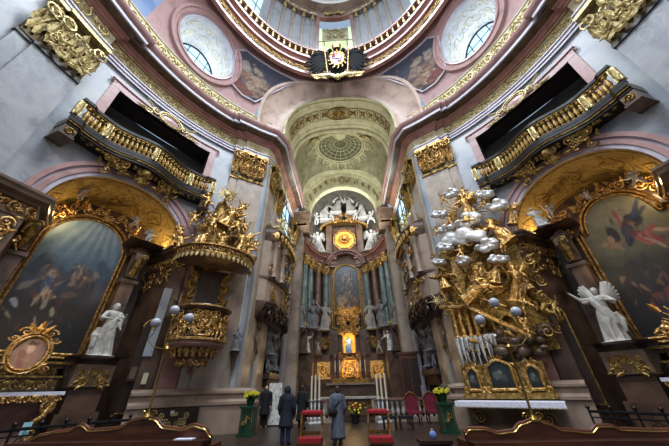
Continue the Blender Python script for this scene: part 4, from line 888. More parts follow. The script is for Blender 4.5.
    mb = MB(); mb.box(-1.5, 1.5, -.2, 1.2, 1.55, 1.66); mb.build('slab', 'cloth', al, smooth=False)
    mb = MB(); mb.grid([[(x, y, z) for x in (-1.15, 1.15)] for y, z in ((.2, 0), (.1, .1), (.25, .6), (.0, 1.2), (-.05, 1.5))])
    for sg in (-1.15, 1.15): mb.add([(sg, .2, 0), (sg, .1, .1), (sg, .25, .6), (sg, 0, 1.2), (sg, -.05, 1.5), (sg, 1.1, 1.5), (sg, 1.1, 0)], [tuple(range(7))])
    mb.build('front', 'redmb', al)
    mb = MB(); scrollband(mb, lambda x, y, z: (x, -.2+y, z), -1.45, 1.45, 1.47, .22, .025, .01)
    for sg in (-1, 1):
        f = lambda x, y, z, sg=sg: (sg*x, y-.16, z); spiral(mb, f, 1.25, 1.25, .22, 1.6, PI/2, 1, .06, .0); spiral(mb, f, 1.02, .55, .16, 1.4, -PI/2, 1, .05, .0); mb.tube([f(1.35, 0, 1.4), f(1.2, -.02, 1.0), f(.95, 0, .75), f(.9, 0, .45)], [.05, .08, .07, .05], 7)
    mb.build('gilding', 'gold', al)
    mb = MB(); mb.box(-1.35, 1.35, .7, 1.2, 1.66, 2.1); mb.box(-1.2, 1.2, .8, 1.2, 2.1, 2.5); mb.build('retable', 'dark', al, smooth=False)
    mb = MB(); scrollband(mb, lambda x, y, z: (x, .68+y, z), -1.3, 1.3, 1.88, .34, .03, .01); scrollband(mb, lambda x, y, z: (x, .78+y, z), -1.2, 1.2, 2.3, .3, .03, .01); mb.box(-1.4, 1.4, .62, 1.2, 2.08, 2.14); mb.box(-1.6, 1.6, .6, 1.3, 2.5, 2.58); mb.build('retable_gilding', 'golddk', al)
    if s < 0:
        l = at(-.75, .15); fr = empty('portrait_shrine', (l.x, l.y, 2.14), rz, 'gilded oval frame with a half-length portrait standing on the pulpit-side altar', 'picture frame')
        pf = painter([(0, '#7a5c4c'), (1, '#b09080')], [(.5, .32, .34, .36, 0, '#a8806c', .9), (.38, .3, .1, .3, 15, '#8a4e40', .6), (.5, .62, .12, .13, 0, '#d8b094', .95), (.5, .78, .16, .07, 0, '#3c2a22', .8), (.5, .3, .12, .1, 0, '#b89070', .6)], 9)
        mb = MB(); cols = []; P = []
        for r in frange(.02, 1, 10):
            row = []
            for a in frange(0, 2*PI, 40): x, z = .42*r*math.cos(a), .6*r*math.sin(a); row.append((x, 0, .75+z)); cols.append(pf(.5+.5*r*math.cos(a), .5+.5*r*math.sin(a)))
            P.append(row)
        mb.grid(P).build('portrait', 'paint', fr, cols=cols)
        mb = MB(); 
        for q, th in ((1.03, .05), (1.22, .045)): mb.tube([(.42*q*math.cos(a), -.05, .75+.6*q*math.sin(a)) for a in frange(0, 2*PI, 36)], th, 7, cap=False)
        for sg in (-1, 1):
            f = lambda x, y, z, sg=sg: (sg*x, y-.05, z); spiral(mb, f, .55, .2, .17, 1.5, PI/2, 1, .04, .0); spiral(mb, f, .3, 1.5, .18, 1.4, 0, 1, .04, 0); spiral(mb, f, .5, 1.25, .13, 1.4, 0, -1, .03, 0); leaf(mb, f, .1, 1.45, PI/2-.5, .45, .2, .02, .05)
        leaf(mb, IDF, 0, 1.45, PI/2, .5, .25, .06, .05); mb.ball((0, -.05, 1.62), .1, n=6); mb.build('frame', 'gold', fr); fr.scale = (1, 1, .8)
        l = at(-1.35, .35); cx_ = empty('altar_cross', (l.x, l.y, 1.66), rz, 'thin dark crucifix standing before the oval portrait', 'cross'); mb = MB(); mb.tube([(0, 0, 0), (0, 0, .95)], .022, 5); mb.tube([(-.22, 0, .72), (.22, 0, .72)], .022, 5); mb.box(-.12, .12, -.08, .08, 0, .06); mb.build('cross', 'wooddk', cx_)
        l = at(.05, .2); cc = empty('altar_card', (l.x, l.y, .55), rz, 'small pale blue notice card at the foot of the pulpit-side altar', 'card'); MB().box(-.1, .1, -.01, .01, 0, .32).build('sheet', 'flagb', cc, smooth=False)
    else:
        l = at(-.9, .25); mo = empty('gilded_monstrance', (l.x, l.y, 1.66), rz, 'large gilded sunburst shrine at the picture edge on the saint monument side', 'shrine')
        mb = MB(); R = random.Random(4)
        for k in range(30): a = 2*PI*k/30; r = R.uniform(.75, 1.05); mb.cap((.3*math.cos(a), 0, 1.15+.3*math.sin(a)), (r*math.cos(a), 0, 1.15+r*math.sin(a)), .045, .012, 5)
        mb.build('rays', 'gold', mo); mb = MB(); mb.ball((0, -.05, 1.15), .3, .12, .3); rocaille(mb, IDF, 1.5, 1.8, 5, .05, 24, 0, .95, .1); mb.lathe([(.3, 0), (.32, .06), (.12, .15), (.08, .5), (.14, .7)], (0, 0, 0), 14); mb.build('body', 'gold', mo)
for s in (-1, 1): chapel(s)
# niche doors in the lower wall beside each chapel
for s in (-1, 1):
    loc, rz = frame(s, 43.6, 0, -.3); d = empty('confessional_panel', (loc.x, loc.y, .9), rz, 'tall dark arched panel low in the wall beside the '+('pulpit' if s < 0 else 'winged angel pedestal'), 'panel')
    mb = MB(); pts = [(-.34, 0), (.34, 0), (.34, 3.1)]+[(.34*math.cos(a), 3.1+.34*math.sin(a)) for a in frange(0, PI, 10)]+[(-.34, 3.1)]; mb.prism(pts, -.06, .02); mb.build('board', 'wooddk', d)
    mb = MB(); mb.tube([(x*1.04, -.05, z) for x, z in pts], .04, 5); mb.build('frame', 'golddk', d)
# ================================================================== PULPIT
loc, rz = frame(-1, 35.5)
pu = empty('pulpit', loc, rz, 'gilded marble pulpit with crowned canopy and swarm of golden angels on its pilaster', 'pulpit')
def LP(o, x, y, z): return Vector((x, y, z))
mb = MB(); mb.lathe([(.0, 0), (.06, .0), (.12, .12), (.05, .22), (.1, .3), (.3, .45), (.42, .62), (.5, .8), (.62, .9), (.95, .98), (1.12, 1.08), (1.16, 1.2), (1.05, 1.26), (.98, 1.3)], (0, -1.05, 2.15), 36); mb.build('bowl', 'redmb', pu)
mb = MB(); mb.lathe([(.92, 0), (1.0, .1), (.96, .3), (.9, .6), (.92, .95), (.98, 1.12)], (0, -1.05, 3.42), 36); mb.build('parapet', 'brown', pu)
mb = MB(); mb.lathe([(.98, 0), (1.12, .04), (1.2, .14), (1.16, .22), (1.05, .26), (.9, .26)], (0, -1.05, 4.54), 36); mb.build('rail', 'dark', pu)
cyl = lambda r0, zc: (lambda x, y, z: ((r0-y)*math.sin(x/r0), -1.05-(r0-y)*math.cos(x/r0), zc+z))
mb = MB(); f = cyl(1.0, 0)
for c in (-1.3, 0, 1.3):
    rocaille(mb, f, .9, .9, int(c*10)+50, .035, 18, c, 3.98, .04)
    mb.tube([f(c+.42*math.cos(a), -.05, 3.98+.46*math.sin(a)) for a in frange(0, 2*PI, 24)], .035, 6)
for k in range(18): leaf(mb, cyl(.8, 0), -2.2+k*.26, 2.75+.0, PI/2+.0, .5, .24, .02, .25)
for k in range(12): spiral(mb, cyl(.55, 0), -1.4+k*.25, 2.55, .13, 1.4, k, 1 if k % 2 else -1, .035, .03)
mb.tube([f(x, -.16, 3.38) for x in frange(-2.6, 2.6, 30)], .06, 6); mb.tube([f(x, -.2, 4.7) for x in frange(-2.6, 2.6, 30)], .035, 6)
mb.build('gilded_relief', 'gold', pu); mb = MB(); mb.tube([cyl(.98, 0)(x, -.03, 3.2) for x in frange(-2.6, 2.6, 30)], .13, 8); mb.build('lower_torus', 'redmb', pu)
for i, a in enumerate((-.72, .72, -1.5, 1.5)): figp('puttoc' if i % 2 else 'putto', 'cherub_figure', pu, (1.0*math.sin(a), -1.05-1.0*math.cos(a), 3.4), .95, a, 'gold', flipx=i % 2 == 1)
mb = MB(); mb.box(-.85, .85, -.35, .0, 4.8, 6.9); mb.build('back_panel', 'wooddk', pu, smooth=False)
mb = MB(); mb.box(-.45, .45, -.4, -.34, 5.0, 6.5); mb.build('doorway', 'void', pu, smooth=False)  # flat dark slab painted as the unlit opening
for sg in (-1, 1):
    mb = MB(); ff = lambda x, y, z, sg=sg: (sg*x, y-.4, z)
    for k in range(5): leaf(mb, ff, .8, 5.0+k*.36, PI/2-.4*(-1)**k, .5, .3, .03, .2); spiral(mb, ff, .68+.1*k/5, 5.15+k*.36, .15, 1.4, k, 1, .045, .05)
    mb.build('gilded_bracket', 'golddk', pu)
# canopy
def el(r, z, n=40): return [(1.72*r*math.cos(a), -.95-1.5*r*math.sin(a)*1., z) for a in frange(-.25, PI+.25, n)]
mb = MB(); mb.grid([[(x, min(y, .05), z) for x, y, z in el(r, z)] for r, z in ((.05, 6.85), (.9, 6.9), (1.0, 6.95), (1.04, 7.1), (.98, 7.2), (1.06, 7.32), (1.08, 7.42), (.85, 7.5), (.5, 7.75), (.05, 7.9))]); mb.build('canopy', 'dark', pu)
mb = MB(); n = 26
for k in range(n):
    a = -.15+(PI+.3)*(k+.5)/n; c = ((1.72*1.05)*math.cos(a), -.95-1.5*1.05*math.sin(a)); t = Vector((-math.sin(a)*1.72, -math.cos(a)*1.5, 0)).normalized(); o = Vector((math.cos(a), -math.sin(a), 0))
    P = []
    for z, w_ in ((6.98, .1), (6.91, .1), (6.85, .08), (6.79, .045), (6.76, .005)): P.append([tuple(Vector((c[0], c[1], z))+t*w_*q+o*(.03+.05*(1-abs(q)))) for q in (-1, -.5, 0, .5, 1)])
    mb.grid(P)
mb.build('scalloped_valance', 'goldpl', pu)
mb = MB(); mb.tube([(x, min(y, .05), z) for x, y, z in el(1.08, 7.03)], .05, 6); mb.tube([(x, min(y, .05), z) for x, y, z in el(1.1, 7.4)], .045, 6)
scrollband(mb, lambda x, y, z: (1.8*math.cos(PI-(x)), -.95-1.56*math.sin(PI-x)+y, z), .1, 3.0, 7.22, .26, .03, .03, step=.22); mb.build('canopy_gilding', 'gold', pu)
R = random.Random(8)
G = [('angel', -.85, -1.1, 7.4, 1.9, .2), ('angelb', .95, -1.1, 7.4, 1.9, -.2), ('putto', -1.6, -1.1, 7.2, 1.25, .3), ('puttob', 1.6, -1.0, 7.3, 1.25, -.3), ('puttoc', 0, -1.6, 7.4, 1.15, 0), ('putto', -.5, -1.4, 8.3, 1.1, .2), ('puttob', .55, -1.3, 8.5, 1.1, -.2), ('puttoc', -1.25, -.8, 8.6, 1.0, .1), ('putto', 1.25, -.8, 8.8, 1.05, -.1), ('kneelangel', 0, -.9, 8.9, 1.7, 0), ('puttob', -.75, -.8, 9.6, 1.0, .2), ('putto', .8, -.7, 9.8, 1.0, 0), ('puttoc', -1.85, -.7, 8.0, .85, .2), ('puttob', 1.85, -.6, 8.1, .85, -.3), ('puttoc', .15, -.7, 10.2, .9, 0)]
for i, (k, x, y, z, h, r) in enumerate(G): figp(k, 'golden_angel', pu, (x*1.05-.1*(z-7.4), y-.12*(z-7.4), 7.4+(z-7.4)*1.22), h*1.08, r, 'gold', (R.uniform(-.2, .2), R.uniform(-.3, .3)), i % 2 == 1)
mb = MB()
for i in range(110):
    t = R.random(); z = 7.5+t*3.4; w_ = 1.75*(1-t)**.8+.25; x = R.uniform(-w_, w_)*1.1; y = -.5-R.uniform(0, 1.2)*(1-t); ff = lambda X, Y, Z, y=y: (X, y+Y, Z)
    if i % 2: spiral(mb, ff, x, z, R.uniform(.12, .24), 1.4, R.uniform(0, 6), 1 if i % 4 == 1 else -1, .045, .02)
    else: leaf(mb, ff, x, z, R.uniform(0, 6), R.uniform(.3, .55), .22, 0, .15)
mb.cap((-.2, -.35, 7.8), (-.3, -.5, 10.9), .95, .3, 14); mb.build('gilded_clouds', 'golddk', pu)
mb = MB()
for k in range(26): a = 2*PI*k/26; r = (.75, .5)[k % 2]*R.uniform(.9, 1.15); mb.cap((-.25+.12*math.cos(a), -1.1, 11.4+.12*math.sin(a)), (-.25+r*math.cos(a), -1.1, 11.4+r*math.sin(a)), .04, .01, 5)
mb.ball((-.25, -1.12, 11.4), .2, .1, .2); mb.cap((-.25, -1.0, 11.3), (-.25, -.45, 10.8), .08, .1); mb.build('star_rays', 'goldpl', pu)
# stone plinth statue on pier beside pulpit
gl = Vector(EL(-1, 26.8, .25, 3.2)); o = fig('bishop', gl, 1.0, .55, 'greyfig', 'small pale statue on a bracket at the choir-side edge of the pulpit pier')
br = empty('statue_bracket', gl-Vector((0, 0, .9)), .55, 'slim dark bracket under the small pale statue beside the pulpit', 'bracket'); MB().lathe([(0, 0), (.05, .05), (.08, .3), (.12, .6), (.22, .8), (.25, .88), (0, .88)]).build('corbel', 'dark', br)
gl = Vector(EL(-1, 37, .02, 3.6))
# ================================================================== SAINT MONUMENT
loc, rz = frame(1, 34.5)
sm = empty('saint_monument', loc, rz, 'towering gilded group of a falling saint, silver clouds, bridge and water on its pilaster', 'monument')
for k, x, z, sc, r in (('cloud', -.26, 11.0, .75, .2), ('cloudb', 1.35, 10.25, .8, .1), ('cloud', 1.62, 9.3, .85, .3), ('cloudb', -1.1, 10.0, .8, 0), ('cloudc', -.2, 8.25, 1.55, .2), ('cloudb', -1.3, 7.95, .75, .1), ('cloud', .55, 7.35, .9, 0), ('cloudb', .9, 6.6, .75, 0), ('cloud', 0.1, 9.0, 1.1, 0), ('cloudc', -1.0, 9.0, .7, 0), ('cloudb', -1.8, 7.2, .6, 0), ('cloud', -.7, 6.9, .6, 0)):
    inst(PR[k], 'silver_cloud', sm, (x, -1.0, z), 0, (sc*1.35, 1.3, sc*1.1), (0, r, 0), 'silver')
R = random.Random(12); mb = MB()
for k in range(34): a = 2*PI*k/34; r = (1.9, 1.3)[k % 2]*R.uniform(.85, 1.15); mb.cap((.1+.5*math.cos(a), -.35, 9.9+.5*math.sin(a)), (.1+r*math.cos(a), -.5, 9.9+r*math.sin(a)), .05, .012, 5)
mb.build('gilded_rays', 'gold', sm)
for i, (k, x, y, z, h, t) in enumerate((('angelb', .2, -1.0, 8.9, 1.7, .2), ('pointing', .35, -.7, 10.3, 1.2, 0), ('puttob', -.7, -.9, 10.5, .8, 0), ('putto', 1.0, -1., 9.4, .9, .4), ('puttoc', -1.6, -.8, 8.7, .8, 0), ('puttob', -.8, -1.1, 8.9, .8, .3), ('angel', 1.6, -1.1, 7.2, 1.6, -.5), ('putto', 1.2, -1.2, 6.7, 1.0, .2), ('angelb', 1.95, -.7, 8.2, 1.1, .3), ('puttob', -.7, -1.0, 7.0, .8, .1), ('puttoc', -1.9, -.8, 6.4, 1.0, 0), ('kneelangel', -1.75, -.9, 5.7, 1.3, 0), ('pointing', -1.0, -1.2, 4.9, 1.6, 1.1), ('putto', -.4, -1.2, 5.5, .9, .4), ('angel', .95, -1.0, 4.6, 1.5, .3), ('kneeler', 1.5, -.8, 5.0, 1.3, -.2), ('bishop', .4, -.9, 5.5, 1.3, .3), ('puttob', 1.3, -1.1, 4.0, 1.0, -.2), ('puttoc', .9, -1.2, 3.1, .8, 0), ('putto', -2.0, -.8, 5.0, .7, 0), ('putto', 2.1, -.6, 3.8, .8, 0))):
    figp(k, 'golden_figure', sm, (x, y, z), h, 0, 'gold', (R.uniform(-.25, .25), t), i % 2 == 0)
for (x, z, w_, h, a) in ((-1.15, 6.0, .5, 2.0, .12), (-.45, 5.9, .5, 1.8, -.25), (.15, 5.6, .4, 1.6, -.35)):
    mb = MB(); mb.box(-w_/2, w_/2, -.06, .06, -h/2, h/2); mb.box(-w_/2-.05, w_/2+.05, -.1, .0, h/2-.06, h/2+.06)
    o = mb.build('gilded_slab', 'gold', sm, smooth=False, loc=(x, -.55, z+.3)); o.rotation_euler = (.1, a, 0)
mb = MB(); 
for i in range(4):
    x = -1.85+i*.3; mb.lathe([(.14, 0), (.16, .1), (.11, .16), (.11, 1.15), (.16, 1.22), (.18, 1.35), (0, 1.35)], (x, -.75, 3.35), 12)
mb.build('gilded_columns', 'gold', sm)
mb = MB()
for a, r, th in ((0, .3, .07),):
    for cx in (-.55, .35): mb.tube([(cx+.32*math.cos(b), -.8, 3.6+.55*math.sin(b)) for b in frange(0, PI, 14)], .08, 6)
mb.box(-1.0, 1.0, -.8, -.4, 4.1, 4.25); mb.build('bridge_arches', 'golddk', sm)
mb = MB(); mb.cap((-1.15, -1.15, 4.75), (.95, -1.35, 3.15), .11, .09, 6); mb.cap((-2.3, -.8, 4.9), (-.9, -1.1, 4.65), .1, .08, 6); mb.cap((-.5, -1.1, 5.0), (.5, -1.2, 4.4), .06, .04, 6); mb.build('beam', 'gold', sm)
mb = MB()
for k in range(26):
    x = -1.95+k*.066; l = .75+.35*math.sin(k*1.7)-(.0 if k < 14 else (k-14)*.035); yy = -.75-.12*math.sin(k*2.1)
    mb.tube([(x, yy+.15, 3.42), (x+.01, yy-.1, 3.36), (x+.01*math.sin(k), yy-.12, 3.36-l*.5), (x, yy-.08, 3.36-l)], [.05, .06, .05, .012], 6)
mb.box(-2.0, -.3, -.85, -.3, 3.38, 3.46); mb.build('silver_water', 'silver', sm)
mb = MB(); blobs(mb, 2.0, 1.0, .4, 3, 34, .1, .26, .55, -.65, 3.05); mb.build('dark_rocks', 'brown', sm)
mb = MB()
for i in range(120):
    z = R.uniform(3.0, 8.2); x = R.uniform(-2.2, 2.0)+(8-z)*.05; y = -.35-R.random()*.7; ff = lambda X, Y, Z, y=y: (X, y+Y, Z)
    if i % 2: spiral(mb, ff, x, z, R.uniform(.12, .26), 1.4, R.uniform(0, 6), 1 if i % 4 == 1 else -1, .045, .02)
    else: leaf(mb, ff, x, z, R.uniform(0, 6), R.uniform(.35, .7), .26, 0, .15)
mb.build('gilded_foliage', 'golddk', sm)
mb = MB(); mb.box(-1.9, 1.75, -.35, .0, 2.7, 8.0); mb.build('gilded_backing', 'golddk', sm, smooth=False)
mb = MB()
for k in range(12): a = k*PI/6; r = (.5, .25)[k % 2]; mb.cap((0, 0, 0), (r*math.cos(a), 0, r*math.sin(a)), .04, .01, 5)
mb.build('star', 'goldpl', sm, loc=(-2.45, -.6, 5.3))
# triptych of gilt-framed pictures above the altar table
tr = empty('framed_triptych', loc+Vector((0, 0, 1.08)), rz, 'three small dark pictures in joined gilt scroll frames under the saint monument', 'picture frame')
for x, w_, h in ((-1.72, .48, .85), (-.55, .92, 1.1), (.68, .48, .85)):
    x = x*.93-.08
    pf = painter([(0, '#15130f'), (.5, '#232a2c'), (1, '#2c3a3e')], [(.4, .5, .2, .15, 20, '#5a6a68', .7), (.6, .4, .15, .12, -20, '#4a443a', .8), (.5, .6, .08, .08, 0, '#8f8a78', .6)], int(x*7)+30)
    def tp(q, w_=w_, h=h): return h*.78+h*.22*math.cos(q/(w_/2)*PI/2)
    canvas('canvas', x-w_/2, x+w_/2, lambda q: .3, lambda q: .3+tp(q-x)*.95, -.72, pf, tr, 24, 24)
    mb = MB(); e = [(x-w_/2, .3), (x-w_/2, .3+tp(w_/2)*.5), (x-w_/2, .3+tp(w_/2)*.95)]+[(x+q, .3+tp(q)*.97) for q in frange(-w_/2, w_/2, 10)]+[(x+w_/2, .3+tp(w_/2)*.5), (x+w_/2, .3)]
    mb.tube([(a, -.76, b) for a, b in e+[e[0]]], .07, 7, cap=False)
    for sg in (-1, 1):
        ff = lambda X, Y, Z, sg=sg: (x+sg*X, Y-.74, Z); spiral(mb, ff, w_/2+.1, .32, .13, 1.5, PI, 1, .05, 0); spiral(mb, ff, w_/2+.03, .3+h*.75, .1, 1.4, 0, 1, .04, 0); spiral(mb, ff, .14, .3+h*1.02, .12, 1.4, 0, 1, .04, 0); leaf(mb, ff, .05, .3+h, PI/2-.3, .26, .14, 0, .06)
        leaf(mb, ff, w_/2+.08, .55, PI/2, .5, .16, .02, .05)
    mb.build('gilt_frame', 'gold', tr)
mb = MB(); mb.box(-2.2, 1.1, -.86, -.4, 0, .2); mb.box(-2.1, 1.0, -.7, -.4, .2, 1.25); mb.build('base_panel', 'golddk', tr, smooth=False)
at_ = empty('altar_table', loc, rz, 'dark marble altar table with scrolled front below the gilt triptych', 'altar')
mb = MB(); mb.box(-2.3, 1.15, -1.65, -.38, .92, 1.02); mb.build('slab', 'dark', at_, smooth=False)
mb = MB(); pr = [(-.5, 0), (-1.2, 0), (-1.15, .12), (-.95, .3), (-1.1, .6), (-1.35, .75), (-1.4, .92), (-.5, .92)]
mb.grid([[(x, y, z) for y, z in pr] for x in (-1.85, .75)]); [mb.add([(x, y, z) for y, z in pr], [tuple(range(8))]) for x in (-1.85, .75)]; mb.build('front', 'brown', at_)
mb = MB(); [spiral(mb, lambda X, Y, Z, sg=sg: (-.55+sg*X, Y-1.3, Z), 1.1, .5, .25, 1.6, 0, 1, .04, 0) for sg in (-1, 1)]; mb.build('carving', 'golddk', at_)
cl = empty('altar_cloth', loc+Vector((0, 0, 1.02)), rz, 'white linen cloth with a lace edge over the altar below the gilt triptych', 'cloth')
mb = MB(); X = frange(-2.38, 1.22, 120)
mb.grid([[(x, y, z+(.02*math.sin(i*2.2) if z < -.1 else 0)) for i, x in enumerate(X)] for y, z in ((-.88, .012), (-1.66, .012), (-1.7, 0), (-1.71, -.1), (-1.715, -.17))]); mb.build('linen', 'cloth', cl)
mb = MB(); [mb.box(-2.37+.06*k*1., -2.35+.06*k, -1.725, -1.715, -.2, -.15) for k in range(60)]; mb.build('lace_fringe', 'goldpl', cl, smooth=False)
# ================================================================== HIGH ALTAR
ha = empty('high_altar', (0, 28, .75), 0, 'towering columned high altar with arched painting at the end of the choir', 'altar'); H0 = Vector((0, 28, .75))
def hb(mb, name, m, **k): return rel(mb, H0).build(name, m, ha, **k)
cols_ = [(2.3, 28.2, 'greenmb'), (3.1, 27.35, 'redmb'), (3.78, 26.25, 'greenmb'), (4.2, 25.1, 'greenmb')]
for s in (-1, 1):
    for x, y, m in cols_:
        mc = MB(); mc.lathe([(.36, 6.7), (.37, 8.5), (.31, 12.3)], (s*x, y, 0), 20); c = hb(mc, 'column', m)
        b = MB(); b.lathe([(.5, 6.3), (.5, 6.42), (.44, 6.46), (.46, 6.56), (.38, 6.64), (.38, 6.74)], (s*x, y, 0), 20); rel(b, H0).build('base', 'goldpl', c)
        b = MB(); b.lathe([(.32, 12.3), (.36, 12.36), (.33, 12.42), (.34, 12.7), (.44, 13.15), (.5, 13.2), (.5, 13.32)], (s*x, y, 0), 16)
        for k in range(8):
            a = 2*PI*k/8; g = lambda X, Y, Z, a=a: (s*x+(.34-Y)*math.sin(a+X/.36), y-(.34-Y)*math.cos(a+X/.36), Z)
            leaf(b, g, 0, 12.42, PI/2, .42, .28, .02, .12); leaf(b, g, .13, 12.72, PI/2, .4, .26, .04, .16)
        rel(b, H0).build('capital', 'gold', c)
        b = MB(); b.box(s*x-.5, s*x+.5, y-.5, y+.5, 4.2, 6.3); b.box(s*x-.58, s*x+.58, y-.58, y+.5, 6.1, 6.3); b.box(s*x-.58, s*x+.58, y-.58, y+.5, 4.1, 4.35); hb(b, 'pedestal', 'dark', smooth=False)
path = [(-4.7, 23.7), (-4.45, 25.2), (-4.0, 26.5), (-3.3, 27.6), (-2.4, 28.4), (-1.3, 28.75)]
path = path+[(0, 28.8)]+[(-x, y) for x, y in path[::-1]]
for nme, m, prof in (('architrave', 'redmb', [(-.4, 13.3), (.5, 13.3), (.52, 13.55), (.56, 13.6), (.5, 13.62), (.5, 14.0), (-.4, 14.0)]), ('cornice', 'rose', [(-.4, 14.0), (.55, 14.0), (.62, 14.12), (.85, 14.2), (.88, 14.34), (1.0, 14.42), (1.02, 14.52), (-.4, 14.6)])):
    mb = MB(); mb2 = MB()
    sweep(mb, path[:6], prof); sweep(mb, path[-6:], prof); hb(mb, nme, m)
mb = MB()   # arched pediment over the picture
for r0, r1, y0, m in ((1.75, 2.1, 27.5, 0),):
    for a0, a1 in ((.12, PI-.12),):
        A_ = frange(a0, a1, 24)
        for ra, rb, yy in ((1.72, 1.95, 27.7), (1.95, 2.2, 27.45)):
            mb.grid([[(r*1.05*math.cos(a), y, 13.15+r*math.sin(a)*.95) for a in A_] for r, y in ((ra, 28.7), (ra, yy), (rb, yy), (rb, 28.7))])
hb(mb, 'arched_pediment', 'redmb')
mb = MB(); mb.box(-2.0, 2.0, 28.5, 28.9, 4.2, 15.6); mb.box(-5, -2.0, 28.9, 29.1, 4.2, 14); mb.box(2, 5, 28.9, 29.1, 4.2, 14); hb(mb, 'back_wall', 'brown', smooth=False)
pf = painter([(0, '#2c241c'), (.3, '#4a4034'), (.6, '#5a5f66'), (1, '#7a8490')], [(.5, .8, .15, .08, 0, '#b0b0b0', .5), (.4, .72, .1, .05, 20, '#4f5866', .8), (.62, .7, .12, .05, -20, '#98907e', .8), (.3, .6, .1, .05, 0, '#7d7466', .7), (.6, .58, .1, .06, 30, '#59606c', .8), (.3, .4, .16, .08, 0, '#b5a67c', .7), (.75, .42, .1, .06, 0, '#8c5a4c', .7), (.5, .35, .1, .1, 0, '#2c2620', .8), (.3, .28, .1, .07, 0, '#c0a878', .6), (.7, .3, .12, .08, 0, '#5e3a30', .7), (.5, .5, .08, .06, 0, '#a09a90', .5), (.45, .2, .3, .06, 0, '#2a221a', .8), (.7, .85, .1, .05, 0, '#5a6470', .6)], 5, zones=[(.5, .75, .3, .15, 90), (.5, .45, .4, .15, 120), (.5, .25, .4, .1, 90)], pal=['#c9b08a', '#8a6f55', '#4a4038', '#d8c4a4', '#8c4a3c', '#5a6478', '#9aa0a8', '#2d2620'])
W2 = 1.38; tz = lambda x: 12.15+math.sqrt(max(0, W2*W2-x*x)) 
canvas('painting', -W2, W2, lambda x: 6.6, lambda x: tz(x), 28.42, pf, ha, 40, 90, fn=lambda x, y, z: (x-H0.x, y-H0.y, z-H0.z))
mb = MB(); e = [(-W2, 6.6), (-W2, 9), (-W2, 12.1)]+[(-W2*math.cos(a), 12.15+W2*math.sin(a)) for a in frange(0, PI, 24)]+[(W2, 12.1), (W2, 9), (W2, 6.6)]
mb.tube([(x*1.05, 28.38, z+.05) for x, z in e+[e[0]]], .11, 8, cap=False); mb.tube([(x*1.17, 28.42, z+.12) for x, z in e], .06, 6); hb(mb, 'painting_frame', 'gold')
# upper storey with the glory
mb = MB(); mb.box(-1.9, 1.9, 27.9, 28.4, 14.9, 18.3); mb.box(-2.2, -1.5, 27.5, 28.2, 14.7, 18.5); mb.box(1.5, 2.2, 27.5, 28.2, 14.7, 18.5); hb(mb, 'attic', 'dark', smooth=False)
mb = MB()
for r in (1.18, 1.38): mb.tube([(r*math.cos(a), 27.8, 16.6+r*math.sin(a)) for a in frange(PI/8, PI/8+2*PI, 8)], .09, 6, cap=False)
mb.grid([[(2.8*math.cos(a), y, 17.9+1.0*math.sin(a)) for a in frange(0, PI, 20)] for y in (27.0, 28.3)]); 
for k in range(23): a = PI*k/22; leaf(mb, lambda x, y, z: (x, y+27.0, z), 2.8*math.cos(a), 17.95+1.0*math.sin(a), -PI/2, .35, .3, .02, .03)
rocaille(mb, lambda x, y, z: (x, 27.1+y, z), 3.0, 1.4, 4, .06, 20, 0, 19.4, .1); hb(mb, 'attic_gilding', 'gold')
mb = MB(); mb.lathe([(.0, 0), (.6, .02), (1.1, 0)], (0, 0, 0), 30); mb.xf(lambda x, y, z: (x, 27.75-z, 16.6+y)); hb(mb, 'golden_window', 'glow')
mb = MB(); R = random.Random(2)
for k in range(28): a = 2*PI*k/28; r = R.uniform(.8, 1.15); mb.cap((.25*math.cos(a), 27.6, 16.6+.25*math.sin(a)), (r*math.cos(a), 27.6, 16.6+r*math.sin(a)), .06, .015, 5)
for k in range(10): a = 2*PI*k/10; mb.ball((.5*math.cos(a), 27.5, 16.6+.5*math.sin(a)), .16, n=5)
mb.ball((0, 27.4, 16.6), .26); hb(mb, 'glory', 'gold')
mb = MB()
for k in range(16): a = PI*k/15; spiral(mb, lambda x, y, z: (x, 27.5+y, z), 1.6*math.cos(a), 19.2+.9*math.sin(a), .3, 1.3, a, 1 if k % 2 else -1, .09, .1)
blobs(mb, 2.8, 1.1, .5, 5, 26, .15, .35, 0, 27.7, 19.6); hb(mb, 'drapery', 'brown')
# middle : gilded cluster, tabernacle, candles ledge
mb = MB(); rocaille(mb, lambda x, y, z: (x, 27.6+y, z), 2.2, 2.2, 9, .07, 34, 0, 7.2, .1); blobs(mb, 1.6, 1.6, .3, 3, 12, .1, .2, 0, 27.7, 7.1); 
for k in range(20): a = 2*PI*k/20; mb.cap((.4*math.cos(a), 27.5, 7.1+.4*math.sin(a)), (1.0*math.cos(a), 27.5, 7.1+1.1*math.sin(a)), .05, .012, 5)
hb(mb, 'gilded_glory_cluster', 'gold')
mb = MB(); mb.box(-4.8, -1.0, 27.2, 28.6, .75, 4.2); mb.box(1.0, 4.8, 27.2, 28.6, .75, 4.2); mb.box(-1.0, 1.0, 27.9, 28.5, .75, 6.6); mb.box(-4.7, -3.2, 25, 27.3, .75, 4.2); mb.box(3.2, 4.7, 25, 27.3, .75, 4.2); mb.box(-1.9, -1.05, 27.0, 27.4, 4.1, 6.3); mb.box(1.05, 1.9, 27.0, 27.4, 4.1, 6.3); hb(mb, 'base_storey', 'dark', smooth=False)
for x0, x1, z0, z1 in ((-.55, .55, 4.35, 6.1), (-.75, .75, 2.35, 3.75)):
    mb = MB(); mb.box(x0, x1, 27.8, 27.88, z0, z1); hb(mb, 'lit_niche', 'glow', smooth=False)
    mb = MB(); mb.tube([((x0+x1)/2+q*(x1-x0)*.56, 27.7, z) for q, z in ((-1, z0), (-1, z1-.2), (-.6, z1+.1), (0, z1+.22), (.6, z1+.1), (1, z1-.2), (1, z0))], .08, 6)
    rocaille(mb, lambda x, y, z: (x, 27.7+y, z), x1-x0+.7, .5, 6, .05, 10, 0, z1+.35, .05); hb(mb, 'niche_frame', 'gold')
